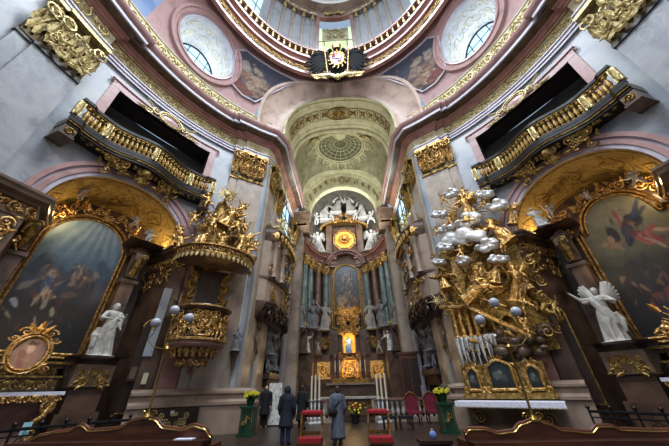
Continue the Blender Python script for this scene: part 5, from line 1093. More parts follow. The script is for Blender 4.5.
mb = MB(); rocaille(mb, lambda x, y, z: (x, 27.75+y, z), 1.2, 1.1, 14, .06, 16, 0, 3.0, .02); hb(mb, 'tabernacle_door', 'gold')
for s in (-1, 1):
    for x in (.95, 1.35): mb = MB(); mb.lathe([(.13, 2.1), (.1, 2.2), (.09, 3.9), (.15, 4.0), (.17, 4.2)], (s*x, 27.1, 0), 12); hb(mb, 'small_column', 'redmb')
    mb = MB(); mb.box(*sorted((s*1.8, s*3.0)), 27.1, 27.2, 2.2, 3.6); scrollband(mb, lambda x, y, z: (x, 27.1+y, z), s*1.9, s*2.9, 2.9, 1.0, .06, .03); hb(mb, 'gilded_panel', 'gold')
    mb = MB(); rocaille(mb, lambda x, y, z: (s*(2.4+x), 27.0+y, z), 1.0, .9, 31, .06, 14, 0, 5.2, .05); hb(mb, 'gilded_trophy', 'golddk')
mb = MB(); mb.box(-1.85, 1.85, 25.4, 27.4, .75, 1.75); hb(mb, 'mensa_block', 'dark', smooth=False); mb = MB(); mb.box(-2.0, 2.0, 25.2, 27.6, 1.75, 1.87); hb(mb, 'mensa_slab', 'tan', smooth=False)
mb = MB(); mb.box(-1.6, 1.6, 26.5, 27.4, 1.87, 2.2); hb(mb, 'gradine', 'golddk', smooth=False)
# madonna in the niche
fig('saint', (0, 27.55, 4.36), 1.35, 0, 'blueobj', 'small blue-robed figure in the golden lit niche of the high altar')
cd_ = []
def cstand(x, y, z0, hs, hc, lab, grp, mS='silver', r=.05):
    e = empty('candlestick', (x, y, z0), 0, lab, 'candlestick', grp)
    MB().lathe([(0, 0), (.16, 0), (.16, .04), (.06, .1), (.09, hs*.2), (.04, hs*.3), (.08, hs*.5), (.035, hs*.62), (.06, hs*.8), (.03, hs*.88), (.1, hs*.97), (.1, hs), (0, hs)], (0, 0, 0), 12).build('stem', mS, e)
    MB().lathe([(0, hs), (r, hs), (r, hs+hc), (r*.4, hs+hc+.02), (0, hs+hc+.02)], (0, 0, 0), 10).build('candle', 'wax', e)
for s in (-1, 1):
    for i, x in enumerate((.55, .95, 1.35)): cstand(s*x*1.0, 26.9, 2.2, .55, .9, ('innermost', 'middle', 'outermost')[i]+' slim candle on the high altar shelf, %s side' % ('pulpit' if s < 0 else 'monument'), 'candles on the high altar shelf', 'gold', .035)
for i, x in enumerate((-2.17, -1.98, -1.77)): cstand(x, 17.0+.12*i, 0, 1.05, 1.1+.03*i, ('outermost', 'middle', 'innermost')[i]+' of three tall white candles on the grey-coat side of the rail', 'tall candles by the communion rail')
for i, x in enumerate((1.42, 1.65, 1.9)): cstand(x, 17.0+.12*i, 0, 1.05, 1.1+.03*i, ('innermost', 'middle', 'outermost')[i]+' of three tall white candles on the crimson-chair side of the rail', 'tall candles by the communion rail')
# statues of the high altar
HS = [('pointing', -2.35, 26.9, 6.3, 2.6, .2, 'white', 'tall pale robed statue directly left of the high altar painting', 0), ('bishop', 2.25, 26.9, 6.3, 2.6, -.2, 'white', 'tall pale mitred statue directly right of the high altar painting', 1),
      ('bishop', -3.35, 26.0, 6.3, 2.5, .35, 'greyfig', 'grey mitred statue second left of the high altar painting', 0), ('pointing', 3.3, 26.0, 6.3, 2.5, -.35, 'greyfig', 'grey robed statue second right of the high altar painting', 1),
      ('saint', -4.25, 24.3, 6.1, 2.3, .5, 'greyfig', 'dark grey statue standing out beyond the leftmost altar columns', 0), ('saint', 4.3, 24.3, 6.1, 2.3, -.5, 'greyfig', 'dark grey statue standing out beyond the rightmost altar columns', 1),
      ('angel', -3.75, 25.6, 4.25, 1.6, .3, 'silver', 'silver angel on the lower altar pedestal, pulpit side', 0), ('angelb', 3.65, 25.6, 4.25, 1.6, -.3, 'silver', 'silver angel on the lower altar pedestal, monument side', 1),
      ('putto', -2.9, 26.9, 4.2, 1.1, .2, 'white', 'white cherub on the altar base, pulpit side', 0), ('puttob', 2.75, 26.9, 4.2, 1.1, -.2, 'white', 'white cherub on the altar base, monument side', 0),
      ('kneelangel', -2.75, 27.2, 14.6, 3.3, .2, 'white', 'large white kneeling angel on the altar cornice beside the golden glory, pulpit side', 0), ('kneelangel', 2.75, 27.2, 14.6, 3.3, -.2, 'white', 'large white kneeling angel on the altar cornice beside the golden glory, monument side', 1),
      ('angelb', -2.3, 27.1, 19.0, 3.0, .2, 'white', 'white angel with spread wings on the altar top, pulpit side', 0), ('angel', 2.4, 27.1, 19.0, 3.0, -.2, 'white', 'white angel with spread wings on the altar top, monument side', 0),
      ('kneeler', -.85, 27.0, 19.9, 3.2, 0, 'white', 'white robed figure seated highest on the altar top, pulpit side of centre', 0), ('kneeler', .95, 26.9, 19.8, 3.0, 0, 'white', 'white robed figure seated highest on the altar top, monument side of centre', 1),
      ('putto', -3.3, 26.9, 18.2, 2.0, .2, 'white', 'white cherub perched at the pulpit-side end of the altar top', 0), ('puttob', 3.3, 26.9, 18.0, 2.0, -.2, 'white', 'white cherub perched at the monument-side end of the altar top', 0),
      ('puttoc', -1.5, 26.8, 18.6, 1.7, 0, 'white', 'white cherub over the golden glory, pulpit side', 0), ('puttoc', 1.5, 26.8, 18.6, 1.7, 0, 'white', 'white cherub over the golden glory, monument side', 1),
      ('puttob', -3.6, 26.0, 14.6, 1.6, .3, 'white', 'white cherub low on the altar cornice, pulpit side', 0), ('putto', 3.6, 26.0, 14.6, 1.6, -.3, 'white', 'white cherub low on the altar cornice, monument side', 0)]
for k, x, y, z, h, r, m, lb, fl in HS: fig(k, (x, y, z), h, r, m, lb, 'cherub' if k.startswith('putto') else 'statue', None, bool(fl))
mb = MB()
for s in (-1, 1):
    c = empty('statue_console', (s*4.3, 24.3, 5.4), 0, 'dark console under the outer grey altar statue, %s side' % ('pulpit' if s < 0 else 'monument'), 'console'); MB().lathe([(0, 0), (.1, .05), (.2, .25), (.45, .45), (.5, .55), (.5, .68), (0, .69)], n=16).build('corbel', 'dark', c)
# ledge cherubs on the choir cornice
for i, (x, y, z, k, lb) in enumerate(((-4.6, 16.6, 11.7, 'putto', 'nearest white cherub above the pulpit-side choir box'), (-4.6, 20.0, 11.7, 'puttob', 'farther white cherub above the pulpit-side choir box'), (4.6, 16.6, 11.7, 'puttob', 'nearest white cherub above the monument-side choir box'), (4.6, 20.0, 11.7, 'putto', 'farther white cherub above the monument-side choir box'))):
    fig(k, (x, y, z-.28), 1.2, 1.2 if x < 0 else -1.2, 'goldpl', lb.replace('white', 'pale gold'), 'cherub')
# ---- choir boxes
for s in (-1, 1):
    sd = 'pulpit' if s < 0 else 'monument'; gl = Vector((s*5.2, 18, 6)); cb = empty('choir_box', gl, 0, 'ornate enclosed choir box jutting from the %s-side wall under a gilded cornice' % sd, 'choir box')
    Y0, Y1 = 14.9, 20.9
    def bx(y): t = (y-Y0)/(Y1-Y0); return s*(5.3-.95*(max(0, math.sin(PI*t))**.35))
    YY = frange(Y0, Y1, 24)
    def wallb(name, m, prof):   # prof: (extra out, z)
        mb = MB(); mb.grid([[(bx(y)-s*d*(1 if 0 < i < 24 else .2), y, z) for i, y in enumerate(YY)] for d, z in prof]); rel(mb, gl).build(name, m, cb)
    wallb('belly', 'dark', [(-.7, 4.9), (-.3, 5.1), (-.15, 5.4), (.0, 5.6), (.12, 5.8), (.14, 5.95), (.0, 6.0)])
    wallb('lower_panel', 'tan', [(0, 6.0), (0, 7.3)]); wallb('sill', 'dark', [(0, 7.3), (.12, 7.32), (.14, 7.45), (0, 7.5)]); wallb('wall', 'tan', [(0, 7.5), (0, 9.9)])
    wallb('cornice', 'dark', [(0, 9.9), (.1, 9.95), (.12, 10.3), (.3, 10.4), (.42, 10.6), (.45, 10.75), (-.9, 11.2)])
    mb = MB(); f = lambda x, y, z: (bx(Y0+x)-s*(.03-y), Y0+x, z)
    scrollband(mb, f, .3, 5.7, 10.1, .42, .05, .1); rocaille(mb, f, 5.0, 1.0, 8+s, .045, 26, 3.0, 6.65, .03, sym=False); rocaille(mb, f, 5.2, 1.9, 28+s, .05, 24, 3.0, 8.8, .06, sym=False)
    for x in frange(.2, 5.8, 12): leaf(mb, lambda X, Y, Z: (bx(Y0+X)-s*(.4-Y), Y0+X, Z), x, 10.5, -PI/2, .45, .4, .02, .0)
    rel(mb, gl).build('gilding', 'gold', cb)
    mb = MB(); rocaille(mb, f, 5.4, 1.2, 18+s, .09, 34, 3.0, 11.2, .1, sym=False); blobs(mb, 0, 0, 0, 1, 0, 1, 1); rel(mb, gl).build('crest', 'goldpl', cb)
    mb = MB()
    for i in range(16): yy = Y0+.3+i*.36; f2 = lambda X, Y, Z: (bx(min(Y1, max(Y0, Y0+X)))-s*(.16-Y), Y0+X, Z); spiral(mb, f2, yy-Y0, 5.72-.5*(i % 2), .24, 1.4, i, 1 if i % 2 else -1, .06, .0); leaf(mb, f2, yy-Y0, 5.5, -PI/2, .6, .3, -.1, -.2)
    rel(mb, gl).build('belly_carving', 'wooddk', cb)
    for y in (15.5, 16.6, 19.1, 20.2):
        mb = MB(); mb.lathe([(.2, 7.5), (.16, 7.6), (.15, 9.5), (.24, 9.75), (.26, 9.9)], (bx(y)-s*.1, y, 0), 12); spiral(mb, lambda X, Y, Z: (bx(y)-s*(.3-Y), y+X, Z), 0, 9.6, .16, 1.4, 0, 1, .05, 0); rel(mb, gl).build('column', 'tan', cb)
    mb = MB(); mb.grid([[(bx(y)-s*.03, y, z) for y in frange(17.0, 18.7, 4)] for z in (7.7, 9.6)]); wd = rel(mb, gl).build('window', 'glassd', cb)
    mb = MB()
    for y in frange(17.0, 18.7, 3): mb.tube([(bx(y)-s*.05, y, 7.7), (bx(y)-s*.05, y, 9.6)], .04, 5)
    for z in frange(7.7, 9.6, 3): mb.tube([(bx(y)-s*.05, y, z) for y in frange(17, 18.7, 3)], .04, 5)
    rel(mb, gl).build('window_frame', 'wooddk', wd)
    # sculpture cluster under each box
    for i, (k, y, z, h, lb) in enumerate((('kneelangel', 17.9, 3.4, 1.8, 'topmost kneeling angel'), ('angel', 18.9, 2.6, 1.9, 'winged angel'), ('putto', 17.8, 2.4, 1.0, 'lower cherub'), ('puttob', 19.9, 3.6, 1.1, 'farther cherub'))):
        fig(k, (s*5.0, y, z), h, -s*1.0, 'greyfig', 'grey stucco %s under the %s-side choir box' % (lb, sd), 'statue' if not k.startswith('putto') else 'cherub', flipx=s > 0)
    gl2 = Vector((s*5.3, 18.9, 0)); pl_ = empty('statue_ledge', gl2, 0, 'dark carved ledge carrying grey figures under the %s-side choir box' % sd, 'ledge')
    mb = MB(); mb.box(*sorted((s*4.75, s*5.4)), 17.5, 20.4, 2.1, 2.4); mb.box(*sorted((s*4.9, s*5.4)), 17.7, 20.2, 1.6, 2.1); rel(mb, gl2).build('shelf', 'dark', pl_, smooth=False)
    mb = MB(); blobs(mb, .4, 1.2, 1.6, 7, 16, .15, .3, s*5.15, 19, 3.0); rel(mb, gl2).build('carved_cloud', 'greyfig', pl_)
# ================================================================== EAGLE ARMS
ea = empty('eagle_coat_of_arms', (.05, 11.3, 21.8), 0, 'black double-headed eagle with crowned shield hanging below the dome window', 'coat of arms'); ea.scale = (1.4, 1.2, 2.0)
def E_(mb, name, m, **k): return mb.xf(lambda x, y, z: (x, y-.45*(z) if False else y, z)).build(name, m, ea, **k)
for s in (-1, 1):
    mb = MB()
    for i in range(9):
        a = -.95+i*.24; l = 1.6-.03*abs(i-4); p = (s*.35, 0, 1.25); q = (s*(.35+l*math.cos(a)*.95), -.05, 1.3+l*math.sin(a)*.8)
        mb.tube([p, ((p[0]+q[0])/2, -.12, (p[2]+q[2])/2+.08), q], [.15, .19, .06], 7, flat=.5)
    mb.tube([(s*.3, 0, 1.2), (s*.8, -.1, 1.75), (s*1.4, -.1, 1.85), (s*1.55, -.1, 1.6)], [.14, .16, .12, .05], 8); mb.build('wing', 'eagle', ea)
    mb = MB(); mb.tube([(s*.12, 0, 1.5), (s*.2, -.05, 1.9), (s*.35, -.1, 2.1)], [.13, .1, .1], 8); mb.ball((s*.4, -.12, 2.12), .13, .11, .11); mb.cap((s*.48, -.14, 2.12), (s*.62, -.14, 2.05), .05, .01, 6); mb.build('head', 'eagle', ea)
mb = MB(); mb.ball((0, .05, 1.1), .5, .2, .75, 10)
for i in range(7): a = -PI/2+(i-3)*.25; mb.tube([(0, 0, .5), (.75*math.cos(a), -.03, .5+.75*math.sin(a))], [.1, .07], 6, flat=.5)
mb.build('body', 'eagle', ea)
sh = [(x*.78, z*.8) for x, z in ((0, -.5), (.3, -.32), (.42, 0), (.42, .5), (.2, .58), (0, .54), (-.2, .58), (-.42, .5), (-.42, 0), (-.3, -.32))]
mb = MB(); mb.prism([(x, z+1.15) for x, z in sh], -.3, -.15); shd = mb.build('shield', 'shieldc', ea, smooth=False)
mb = MB(); e = [(x*1.1, -.28, z*1.1+1.15) for x, z in sh]; mb.tube(e+[e[0]], .07, 6, cap=False)
for k in range(12): a = 2*PI*k/12; spiral(mb, IDF, .42*math.cos(a), 1.17+.54*math.sin(a), .1, 1.3, a, 1, .03, .25)
mb.build('shield_frame', 'gold', ea)
mb = MB(); mb.grid([[(x, -.32, z) for x in (-.03, .03)] for z in (.75, 1.65)]); mb.grid([[(x, -.32, z) for x in (-.38, .38)] for z in (1.17, 1.23)]); mb.build('shield_cross', 'crimson', shd)
for x, z, m in ((-.2, 1.42, 'crimson'), (.2, 1.42, 'gold'), (-.18, .98, 'gold'), (.18, .98, 'crimson')): MB().grid([[(x+q, -.315, z+w2) for q in (-.12, .12)] for w2 in (-.12, .12)]).build('shield_field', m, shd)
mb = MB(); mb.lathe([(.2, 0), (.24, .08), (.3, .25), (.2, .4), (.03, .48)], (0, -.1, 2.2), 12); mb.ball((0, -.1, 2.74), .05)
for s in (-1, 1): mb.tube([(s*.72, -.3, 2.0), (s*.55, -.3, .2)], .025, 5); mb.cap((s*.72, -.3, 2.0), (s*.74, -.3, 2.15), .05, .06, 6)
mb.build('crown', 'gold', ea)
mb = MB(); 
for s in (-1, 1):
    ff = lambda x, y, z, s=s: (s*x, y, z); mb.tube([(0, -.15, -.05), (s*.4, -.2, .12), (s*.9, -.15, .18), (s*1.5, -.1, .3)], [.12, .1, .07, .03], 7); [leaf(mb, ff, .3+k*.22, .1, .3+.4*(-1)**k, .4, .16, .1, .05) for k in range(5)]
mb.ball((0, -.2, -.05), .16, n=6); mb.build('gilded_garland', 'goldpl', ea)
# ================================================================== FLOOR OBJECTS
# communion rail
for x0, x1, lb in ((-4.6, -1.1, 'pulpit'), (1.2, 4.6, 'monument')):
    r = empty('communion_rail', ((x0+x1)/2, 17.4, 0), 0, 'pale marble balustrade closing the choir on the %s side' % lb, 'balustrade'); hw = (x1-x0)/2
    mb = MB(); mb.box(-hw, hw, -.18, .18, .95, 1.06); mb.build('rail', 'redmb', r, smooth=False); MB().box(-hw, hw, -.16, .16, 0, .18).build('plinth', 'tan', r, smooth=False)
    bm_ = MB().lathe([(.09, .18), (.09, .24), (.05, .28), (.1, .48), (.05, .7), (.09, .86), (.09, .95)], n=8).mesh('baluster', M['white'])
    n = int(hw*2/.27)
    for k in range(n): inst(bm_, 'baluster', r, (-hw+.12+k*(2*hw-.24)/(n-1), 0, 0))
# people's altar
al = empty('communion_altar', (-.15, 20.2, .3), 0, 'free-standing altar with pale slab and dark recessed front inside the choir', 'altar')
MB().box(-1.95, 1.95, -.5, .5, .66, .77).build('slab', 'white', al, smooth=False); MB().box(-1.6, 1.6, -.35, .4, 0, .66).build('block', 'dark', al, smooth=False)
mb = MB(); scrollband(mb, lambda x, y, z: (x, -.36+y, z), -1.4, 1.4, .34, .4, .03, .01); mb.build('gilding', 'golddk', al)
for x in (-1.5, 1.5): MB().box(x-.12, x+.12, -.45, .45, 0, .66).build('pier', 'tan', al, smooth=False)
# prie-dieux
for x, lb in ((-1.43, 'red-cushioned kneeler beside the white candles, to the left of the grey coat'), (.9, 'red-cushioned kneeler to the right of the grey coat')):
    k = empty('kneeler', (x, 11.6, 0), 0, lb, 'kneeler'); w_ = .38
    mb = MB(); mb.box(-w_, w_, -.28, .12, .8, .86); mb.build('armrest', 'red', k, smooth=False)
    mb = MB(); mb.tube([(-w_+.05, -.08, .87), (w_-.05, -.08, .87)], .05, 8, flat=3.5); mb.build('cushion', 'red', k)
    mb = MB(); mb.box(-w_, w_, -.75, -.2, .1, .2); mb.build('kneeling_pad', 'red', k, smooth=False)
    mb = MB(); mb.box(-w_, w_, -.78, .12, .03, .1)
    mb.build('board', 'wood', k, smooth=False)
    for sx in (-1, 1):
        m_ = MB(); m_.tube([(sx*(w_-.04), .05, 0), (sx*(w_-.04), .05, .3), (sx*(w_-.02), .02, .5), (sx*(w_-.04), .05, .8)], [.035, .03, .045, .03], 7); m_.build('post', 'gold', k)
        m_ = MB(); m_.tube([(sx*(w_-.04), -.24, .1), (sx*(w_-.01), -.24, .45), (sx*(w_-.04), -.24, .8)], [.035, .03, .035], 7); m_.build('post', 'gold', k)
    MB().box(-w_, w_, .08, .12, .2, .3).build('stretcher', 'golddk', k, smooth=False); MB().box(-w_, w_, .08, .12, .7, .8).build('apron', 'golddk', k, smooth=False)
# flower pedestals
R = random.Random(77)
for x, y, lb in ((-4.3, 13.3, 'pulpit-side'), (3.75, 13.2, 'monument-side')):
    p = empty('green_pedestal', (x, y, 0), 0, 'green painted pedestal with gold motif, %s of the choir entrance' % lb, 'pedestal')
    MB().box(-.32, .32, -.32, .32, 0, .1).build('foot', 'greenp', p, smooth=False); MB().box(-.27, .27, -.27, .27, .1, .92).build('body', 'greenp', p, smooth=False); MB().box(-.33, .33, -.33, .33, .92, 1.0).build('top', 'greenp', p, smooth=False)
    mb = MB(); spiral(mb, IDF, .06, .55, .09, 1.4, 0, 1, .018, .28); spiral(mb, IDF, -.06, .45, .09, 1.4, PI, 1, .018, .28); leaf(mb, IDF, 0, .4, PI/2, .3, .12, .28, .02)
    for q in ((-.22, .15), (.22, .15)): mb.tube([(q[0], -.28, .15), (q[0], -.28, .87)], .012, 4)
    mb.build('gold_motif', 'gold', p)
    b = empty('flower_pot', (x, y, 1.0), 0, 'dark pot of yellow flowers on the %s green pedestal' % lb, 'flowers')
    MB().lathe([(0, 0), (.12, 0), (.18, .2), (.2, .22), (.17, .22), (0, .2)], n=14).build('pot', 'greenp', b)
    mb = MB(); 
    for i in range(36): a = R.uniform(0, 6.28); q = R.random()**.5*.3; leaf(mb, lambda X, Y, Z, a=a: (X*math.cos(a)-Y*math.sin(a), X*math.sin(a)+Y*math.cos(a), Z), 0, .2, R.uniform(.2, 1.4), .38, .07, 0, .03)
    mb.build('leaves', 'leafg', b)
    for i in range(20):
        a = R.uniform(0, 6.28); q = R.random()**.5*.3; c = (q*math.cos(a), q*math.sin(a)-.03, .34+R.uniform(0, .16)); mb = MB(); mb.ball(c, .022, n=4)
        for j in range(7): t = 2*PI*j/7; mb.ball((c[0]+.045*math.cos(t), c[1]-.01, c[2]+.045*math.sin(t)), .03, .016, .022, 4)
        mb.build('blossom', 'yellow', b)
# bouquet by the altar steps
b = empty('flower_arrangement', (.15, 16.8, 0), 0, 'round yellow and red flower arrangement on the floor beside the grey coat', 'flowers'); MB().lathe([(0, 0), (.16, 0), (.2, .2), (.26, .4), (0, .4)], n=14).build('pot', 'blackcl', b)
for m, n in (('yellow', 22), ('red', 12), ('leafg', 26)):
    mb = MB(); [mb.ball((R.uniform(-.3, .3), R.uniform(-.2, .1), .45+R.uniform(0, .42)), .06, n=5) for i in range(n)]; mb.build(dict(yellow='yellow_blossoms', red='red_blossoms', leafg='foliage')[m], m, b)
# marbled board leaning at the passage
d = empty('display_board', (-4.0, 16.3, 0), .15, 'tall pale marbled board standing behind the hooded person', 'board'); MB().box(-.34, .34, -.03, .03, .05, 1.85).build('panel', mat('mottled_paper', ['#8f8a84', '#d8d4cc', '#efece6'], 6, .6), d, smooth=False); MB().box(-.38, .38, -.08, .08, 0, .06).build('foot', 'wooddk', d, smooth=False)
# crimson chairs and dark seats
for x, y, lb in ((3.0, 16.0, 'crimson upholstered armchair before the rail on the monument side'), (4.0, 16.2, 'crimson upholstered chair next to the monument-side green pedestal')):
    c = empty('armchair', (x, y, 0), 0, lb, 'chair'); MB().box(-.32, .32, -.3, .3, .42, .54).build('seat', 'crimson', c, smooth=False)
    mb = MB(); mb.prism([(-.3, .5), (.3, .5), (.32, 1.05), (.2, 1.2), (0, 1.28), (-.2, 1.2), (-.32, 1.05)], .22, .3); mb.build('backrest', 'crimson', c)
    mb = MB(); mb.tube([(-.32, .2, .5), (-.34, .2, 1.05), (-.21, .2, 1.23), (0, .2, 1.33), (.21, .2, 1.23), (.34, .2, 1.05), (.32, .2, .5)], .03, 6); mb.build('back_frame', 'golddk', c)
    for sx in (-.28, .28):
        for sy in (-.26, .26): MB().tube([(sx, sy, 0), (sx*1.05, sy, .2), (sx, sy, .43)], [.03, .035, .03], 6).build('leg', 'wooddk', c)
for i, x in enumerate((1.6, 2.3)):
    c = empty('stool', (x, 14.2, 0), 0, ('nearer the kneeler' if i == 0 else 'nearer the crimson armchair')+', one of two low dark draped stools in front of the rail', 'stool'); MB().box(-.3, .3, -.25, .25, .4, .5).build('seat', 'blackcl', c, smooth=False)
    for sx in (-.25, .25):
        for sy in (-.2, .2): MB().tube([(sx, sy, 0), (sx, sy, .42)], .025, 6).build('leg', 'wooddk', c)
# wooden confessional on the monument side of the choir
c = empty('wooden_cabinet', (4.35, 21.9, .45), -.25, 'tall polished wooden cabinet against the choir wall, monument side', 'cabinet'); MB().box(-.7, .7, -.3, .3, 0, 3.1).build('body', 'wood', c, smooth=False); MB().box(-.55, -.05, -.34, -.3, .2, 2.8).build('door', 'wooddk', c, smooth=False); MB().box(.05, .55, -.34, -.3, .2, 2.8).build('door', 'wooddk', c, smooth=False); MB().box(-.8, .8, -.38, .3, 3.1, 3.25).build('cornice', 'wood', c, smooth=False)
# ---- pews
def pew(y, top, label, zf, dx):
    x0, x1 = top[0][0], top[-1][0]; p = empty('pew', ((x0+x1)/2, y, 0), 0, label, 'pew'); cx = (x0+x1)/2
    # smooth the crest
    pts = []
    for i in range(len(top)-1):
        for t in (0, .25, .5, .75):
            u = t*t*(3-2*t); pts.append((lerp(top[i][0], top[i+1][0], t)-cx, lerp(top[i][1], top[i+1][1], u)))
    pts.append((x1-cx, top[-1][1])); poly = [(x0-cx, .05)]+pts+[(x1-cx, .05)]
    mb = MB(); n = len(pts); mb.grid([[(x, -.03, .05) for x, z in pts], [(x, -.03, z) for x, z in pts], [(x, .03, z) for x, z in pts], [(x, .03, .05) for x, z in pts]]); mb.build('back', 'wood', p)
    mb = MB(); mb.tube([(x, 0, z+.01) for x, z in pts], .035, 7); mb.build('crest_rail', 'tan' if False else 'wood', p)
    mb = MB(); mb.tube([(x, -.035, z-.005) for x, z in pts], .012, 5); mb.build('crest_inlay', 'brass', p)
    MB().box(x0-cx, x1-cx, -.32, .02, zf-.03, zf).build('book_rest', 'wooddk', p, smooth=False); mb = MB(); mb.box(x0-cx, x1-cx, -.36, -.32, zf-.06, zf+.015); mb.build('rest_edge', 'wood', p, smooth=False)
    for x in (x0-cx, x1-cx-.06): MB().box(x, x+.06, -.4, .5, 0, .78).build('end_panel', 'wood', p, smooth=False)
    MB().box(x0-cx, x1-cx, .04, .45, .4, .45).build('seat', 'wood', p, smooth=False); return p
pew(5.8, [(-5.9, .86), (-5.6, .96), (-5.35, 1.0), (-5.14, 1.01), (-4.98, 1.1), (-4.75, 1.01), (-4.45, 1.02), (-4.23, 1.04), (-3.98, 1.16), (-3.8, 1.19), (-3.62, 1.16), (-3.39, 1.03), (-3.05, 1.0), (-2.86, 1.06), (-2.65, 1.02), (-2.5, .9)], 'long polished pew with waved crest in front of the pulpit', .88, 0)
pew(5.8, [(1.9, .88), (1.98, .94), (2.22, .94), (2.44, .88), (2.7, .9), (2.88, 1.0), (3.1, 1.05), (3.3, 1.0), (3.5, .91), (3.96, .87), (4.12, .95), (4.3, .95), (4.47, .9), (5.0, .88), (5.8, .88)], 'long polished pew with waved crest in front of the gilt triptych', .8, 0)
# lamp standards fixed to the pew crests
for px, zb, G_, lb in ((-3.78, 1.18, ((-.42, 2.87), (-.08, 3.13), (.3, 2.95)), 'pulpit'), (3.12, 1.04, ((-.4, 2.72), (.0, 3.06), (.38, 2.86)), 'saint monument')):
    l = empty('lamp_standard', (px, 5.8, zb), 0, 'thin brass lamp standard with three pale globes in front of the '+lb, 'lamp')
    mb = MB(); mb.lathe([(0, 0), (.09, 0), (.09, .03), (.03, .08), (.022, .12), (.018, 1.05), (.05, 1.1), (.07, 1.16), (.03, 1.2), (0, 1.25)], n=12)
    for s in (-1, 1): spiral(mb, lambda x, y, z, s=s: (s*x, y, z), .1, .06, .07, 1.3, 0, 1, .012, 0)
    mb.build('stem', 'brass', l)
    for x, z in G_:
        h = z-zb; mb = MB(); mb.tube([(0, 0, 1.15), (x*.7, 0, 1.2), (x*1.15, 0, 1.35), (x*.9, 0, (h+1.3)/2), (x, 0, h-.1)], .012, 6); mb.tube([(x, 0, h-.13), (x, 0, h-.07)], [.05, .035], 8); mb.build('arm', 'brass', l)
        MB().ball((x, 0, h), .1, n=10).build('globe', 'globe', l)
# ---- low ironwork fences in front of the chapels
for s in (-1, 1):
    B = bend(s, 56); gl = Vector(B(-.6, 1.4, 0)); fn_ = empty('iron_fence', gl, 0, 'low dark wrought-iron fence with scrolls in front of the chapel on the %s side' % ('pulpit' if s < 0 else 'monument'), 'fence')
    F = lambda x, y, z: B(x, 1.5-y, z*.76)
    mb = MB(); mb.tube([F(v, 0, 1.05) for v in frange(-3.6, 2.6, 20)], .04, 6); mb.tube([F(v, 0, .12) for v in frange(-3.6, 2.6, 20)], .03, 6); mb.tube([F(v, 0, .85) for v in frange(-3.6, 2.6, 20)], .02, 6); rel(mb, gl).build('rail', 'iron', fn_)
    for k in range(11): v = -3.6+k*.62; mb = MB(); mb.tube([F(v, 0, 0), F(v, 0, 1.15)], .03, 6); mb.ball(F(v, 0, 1.2), .06, n=5); rel(mb, gl).build('post', 'iron', fn_)
    for k in range(10): v = -3.29+k*.62; mb = MB(); f = lambda x, y, z: F(x, y, z); spiral(mb, f, v, .65, .17, 1.5, PI/2, 1, .018, 0); spiral(mb, f, v, .32, .17, 1.5, -PI/2, 1, .018, 0); spiral(mb, f, v, .95, .07, 1.2, 0, -1, .012, 0); rel(mb, gl).build('scroll_panel', 'iron', fn_)
# gilt grille door in the plinth below the pulpit
loc, rz = frame(-1, 36.5, 0, .35); g = empty('plinth_grille', loc, rz, 'dark recessed box with a small gilded grille at the foot of the pulpit pier', 'grille')
MB().box(-.95, 1.0, -.02, .15, 0, 1.0).build('box', 'wooddk', g, smooth=False); mb = MB(); rocaille(mb, IDF, 1.1, .55, 6, .02, 12, .1, .55, .04); mb.build('grille', 'goldpl', g); MB().box(-.05, .09, -.05, -.03, .82, .93).build('card', 'cloth', g, smooth=False)
# door panel notices near the pulpit
loc, rz = frame(-1, 44.6, 0, -.05); o = empty('notice_box', loc+Vector((0, 0, 1.95)), rz, 'small dark framed notice box on the wall between statue and pulpit', 'notice board'); MB().box(-.16, .16, -.05, .05, 0, .62).build('case', 'wooddk', o, smooth=False); MB().box(-.1, .1, -.06, -.05, .08, .5).build('sheet', 'brown', o, smooth=False)
loc, rz = frame(-1, 42.4, 0, -.02); o = empty('notice_sheet', loc+Vector((0, 0, 1.85)), rz, 'small cream notice sheet on the dark strip near the pulpit', 'notice'); MB().box(-.09, .09, -.02, .02, 0, .4).build('sheet', 'cream', o, smooth=False)
loc, rz = frame(-1, 43.2, 0, -.08); o = empty('marble_strip', loc+Vector((0, 0, 2.85)), rz, 'long narrow blue-grey marble strip set in the dark wall behind the lamp', 'panel'); MB().box(-.17, .17, -.06, .02, 0, 2.9).build('strip', 'grey', o, smooth=False)
# flags at the picture edge
loc, rz = frame(1, 56, -1.1, 1.2)
f_ = empty('flag_stand', loc, rz, 'orange pole stand with pale blue and salmon cloths by the gilded sunburst shrine', 'stand')
mb = MB(); mb.cap((.45, 0, .3), (-.35, 0, 1.55), .07, .05, 8); mb.build('pole', 'flago', f_)
for m, x, z in (('flagb', -.28, 1.35), ('flagb', .12, 1.1), ('flagr', -.7, 1.1)):
    mb = MB(); mb.grid([[(x-.22+.44*i/8+(.25*j/6 if m == 'flagr' else 0), -.08+.05*math.sin(i*1.5), z+.2-.4*j/6+.03*math.sin(i)) for i in range(9)] for j in range(7)]); o = mb.build('cloth', m, f_)
b = empty('flower_bush', loc+Vector((.0, .2, 1.2)), rz, 'lilac grey bouquet in front of the gilded sunburst shrine', 'flowers')
mb = MB(); blobs(mb, .9, .7, .4, 5, 40, .05, .11, -.1, 0, .9); mb.build('blossoms', 'pink', b); mb = MB(); mb.lathe([(.1, 0), (.16, .3), (.2, .6), (0, .6)], n=10); mb.build('vase', 'wooddk', b)
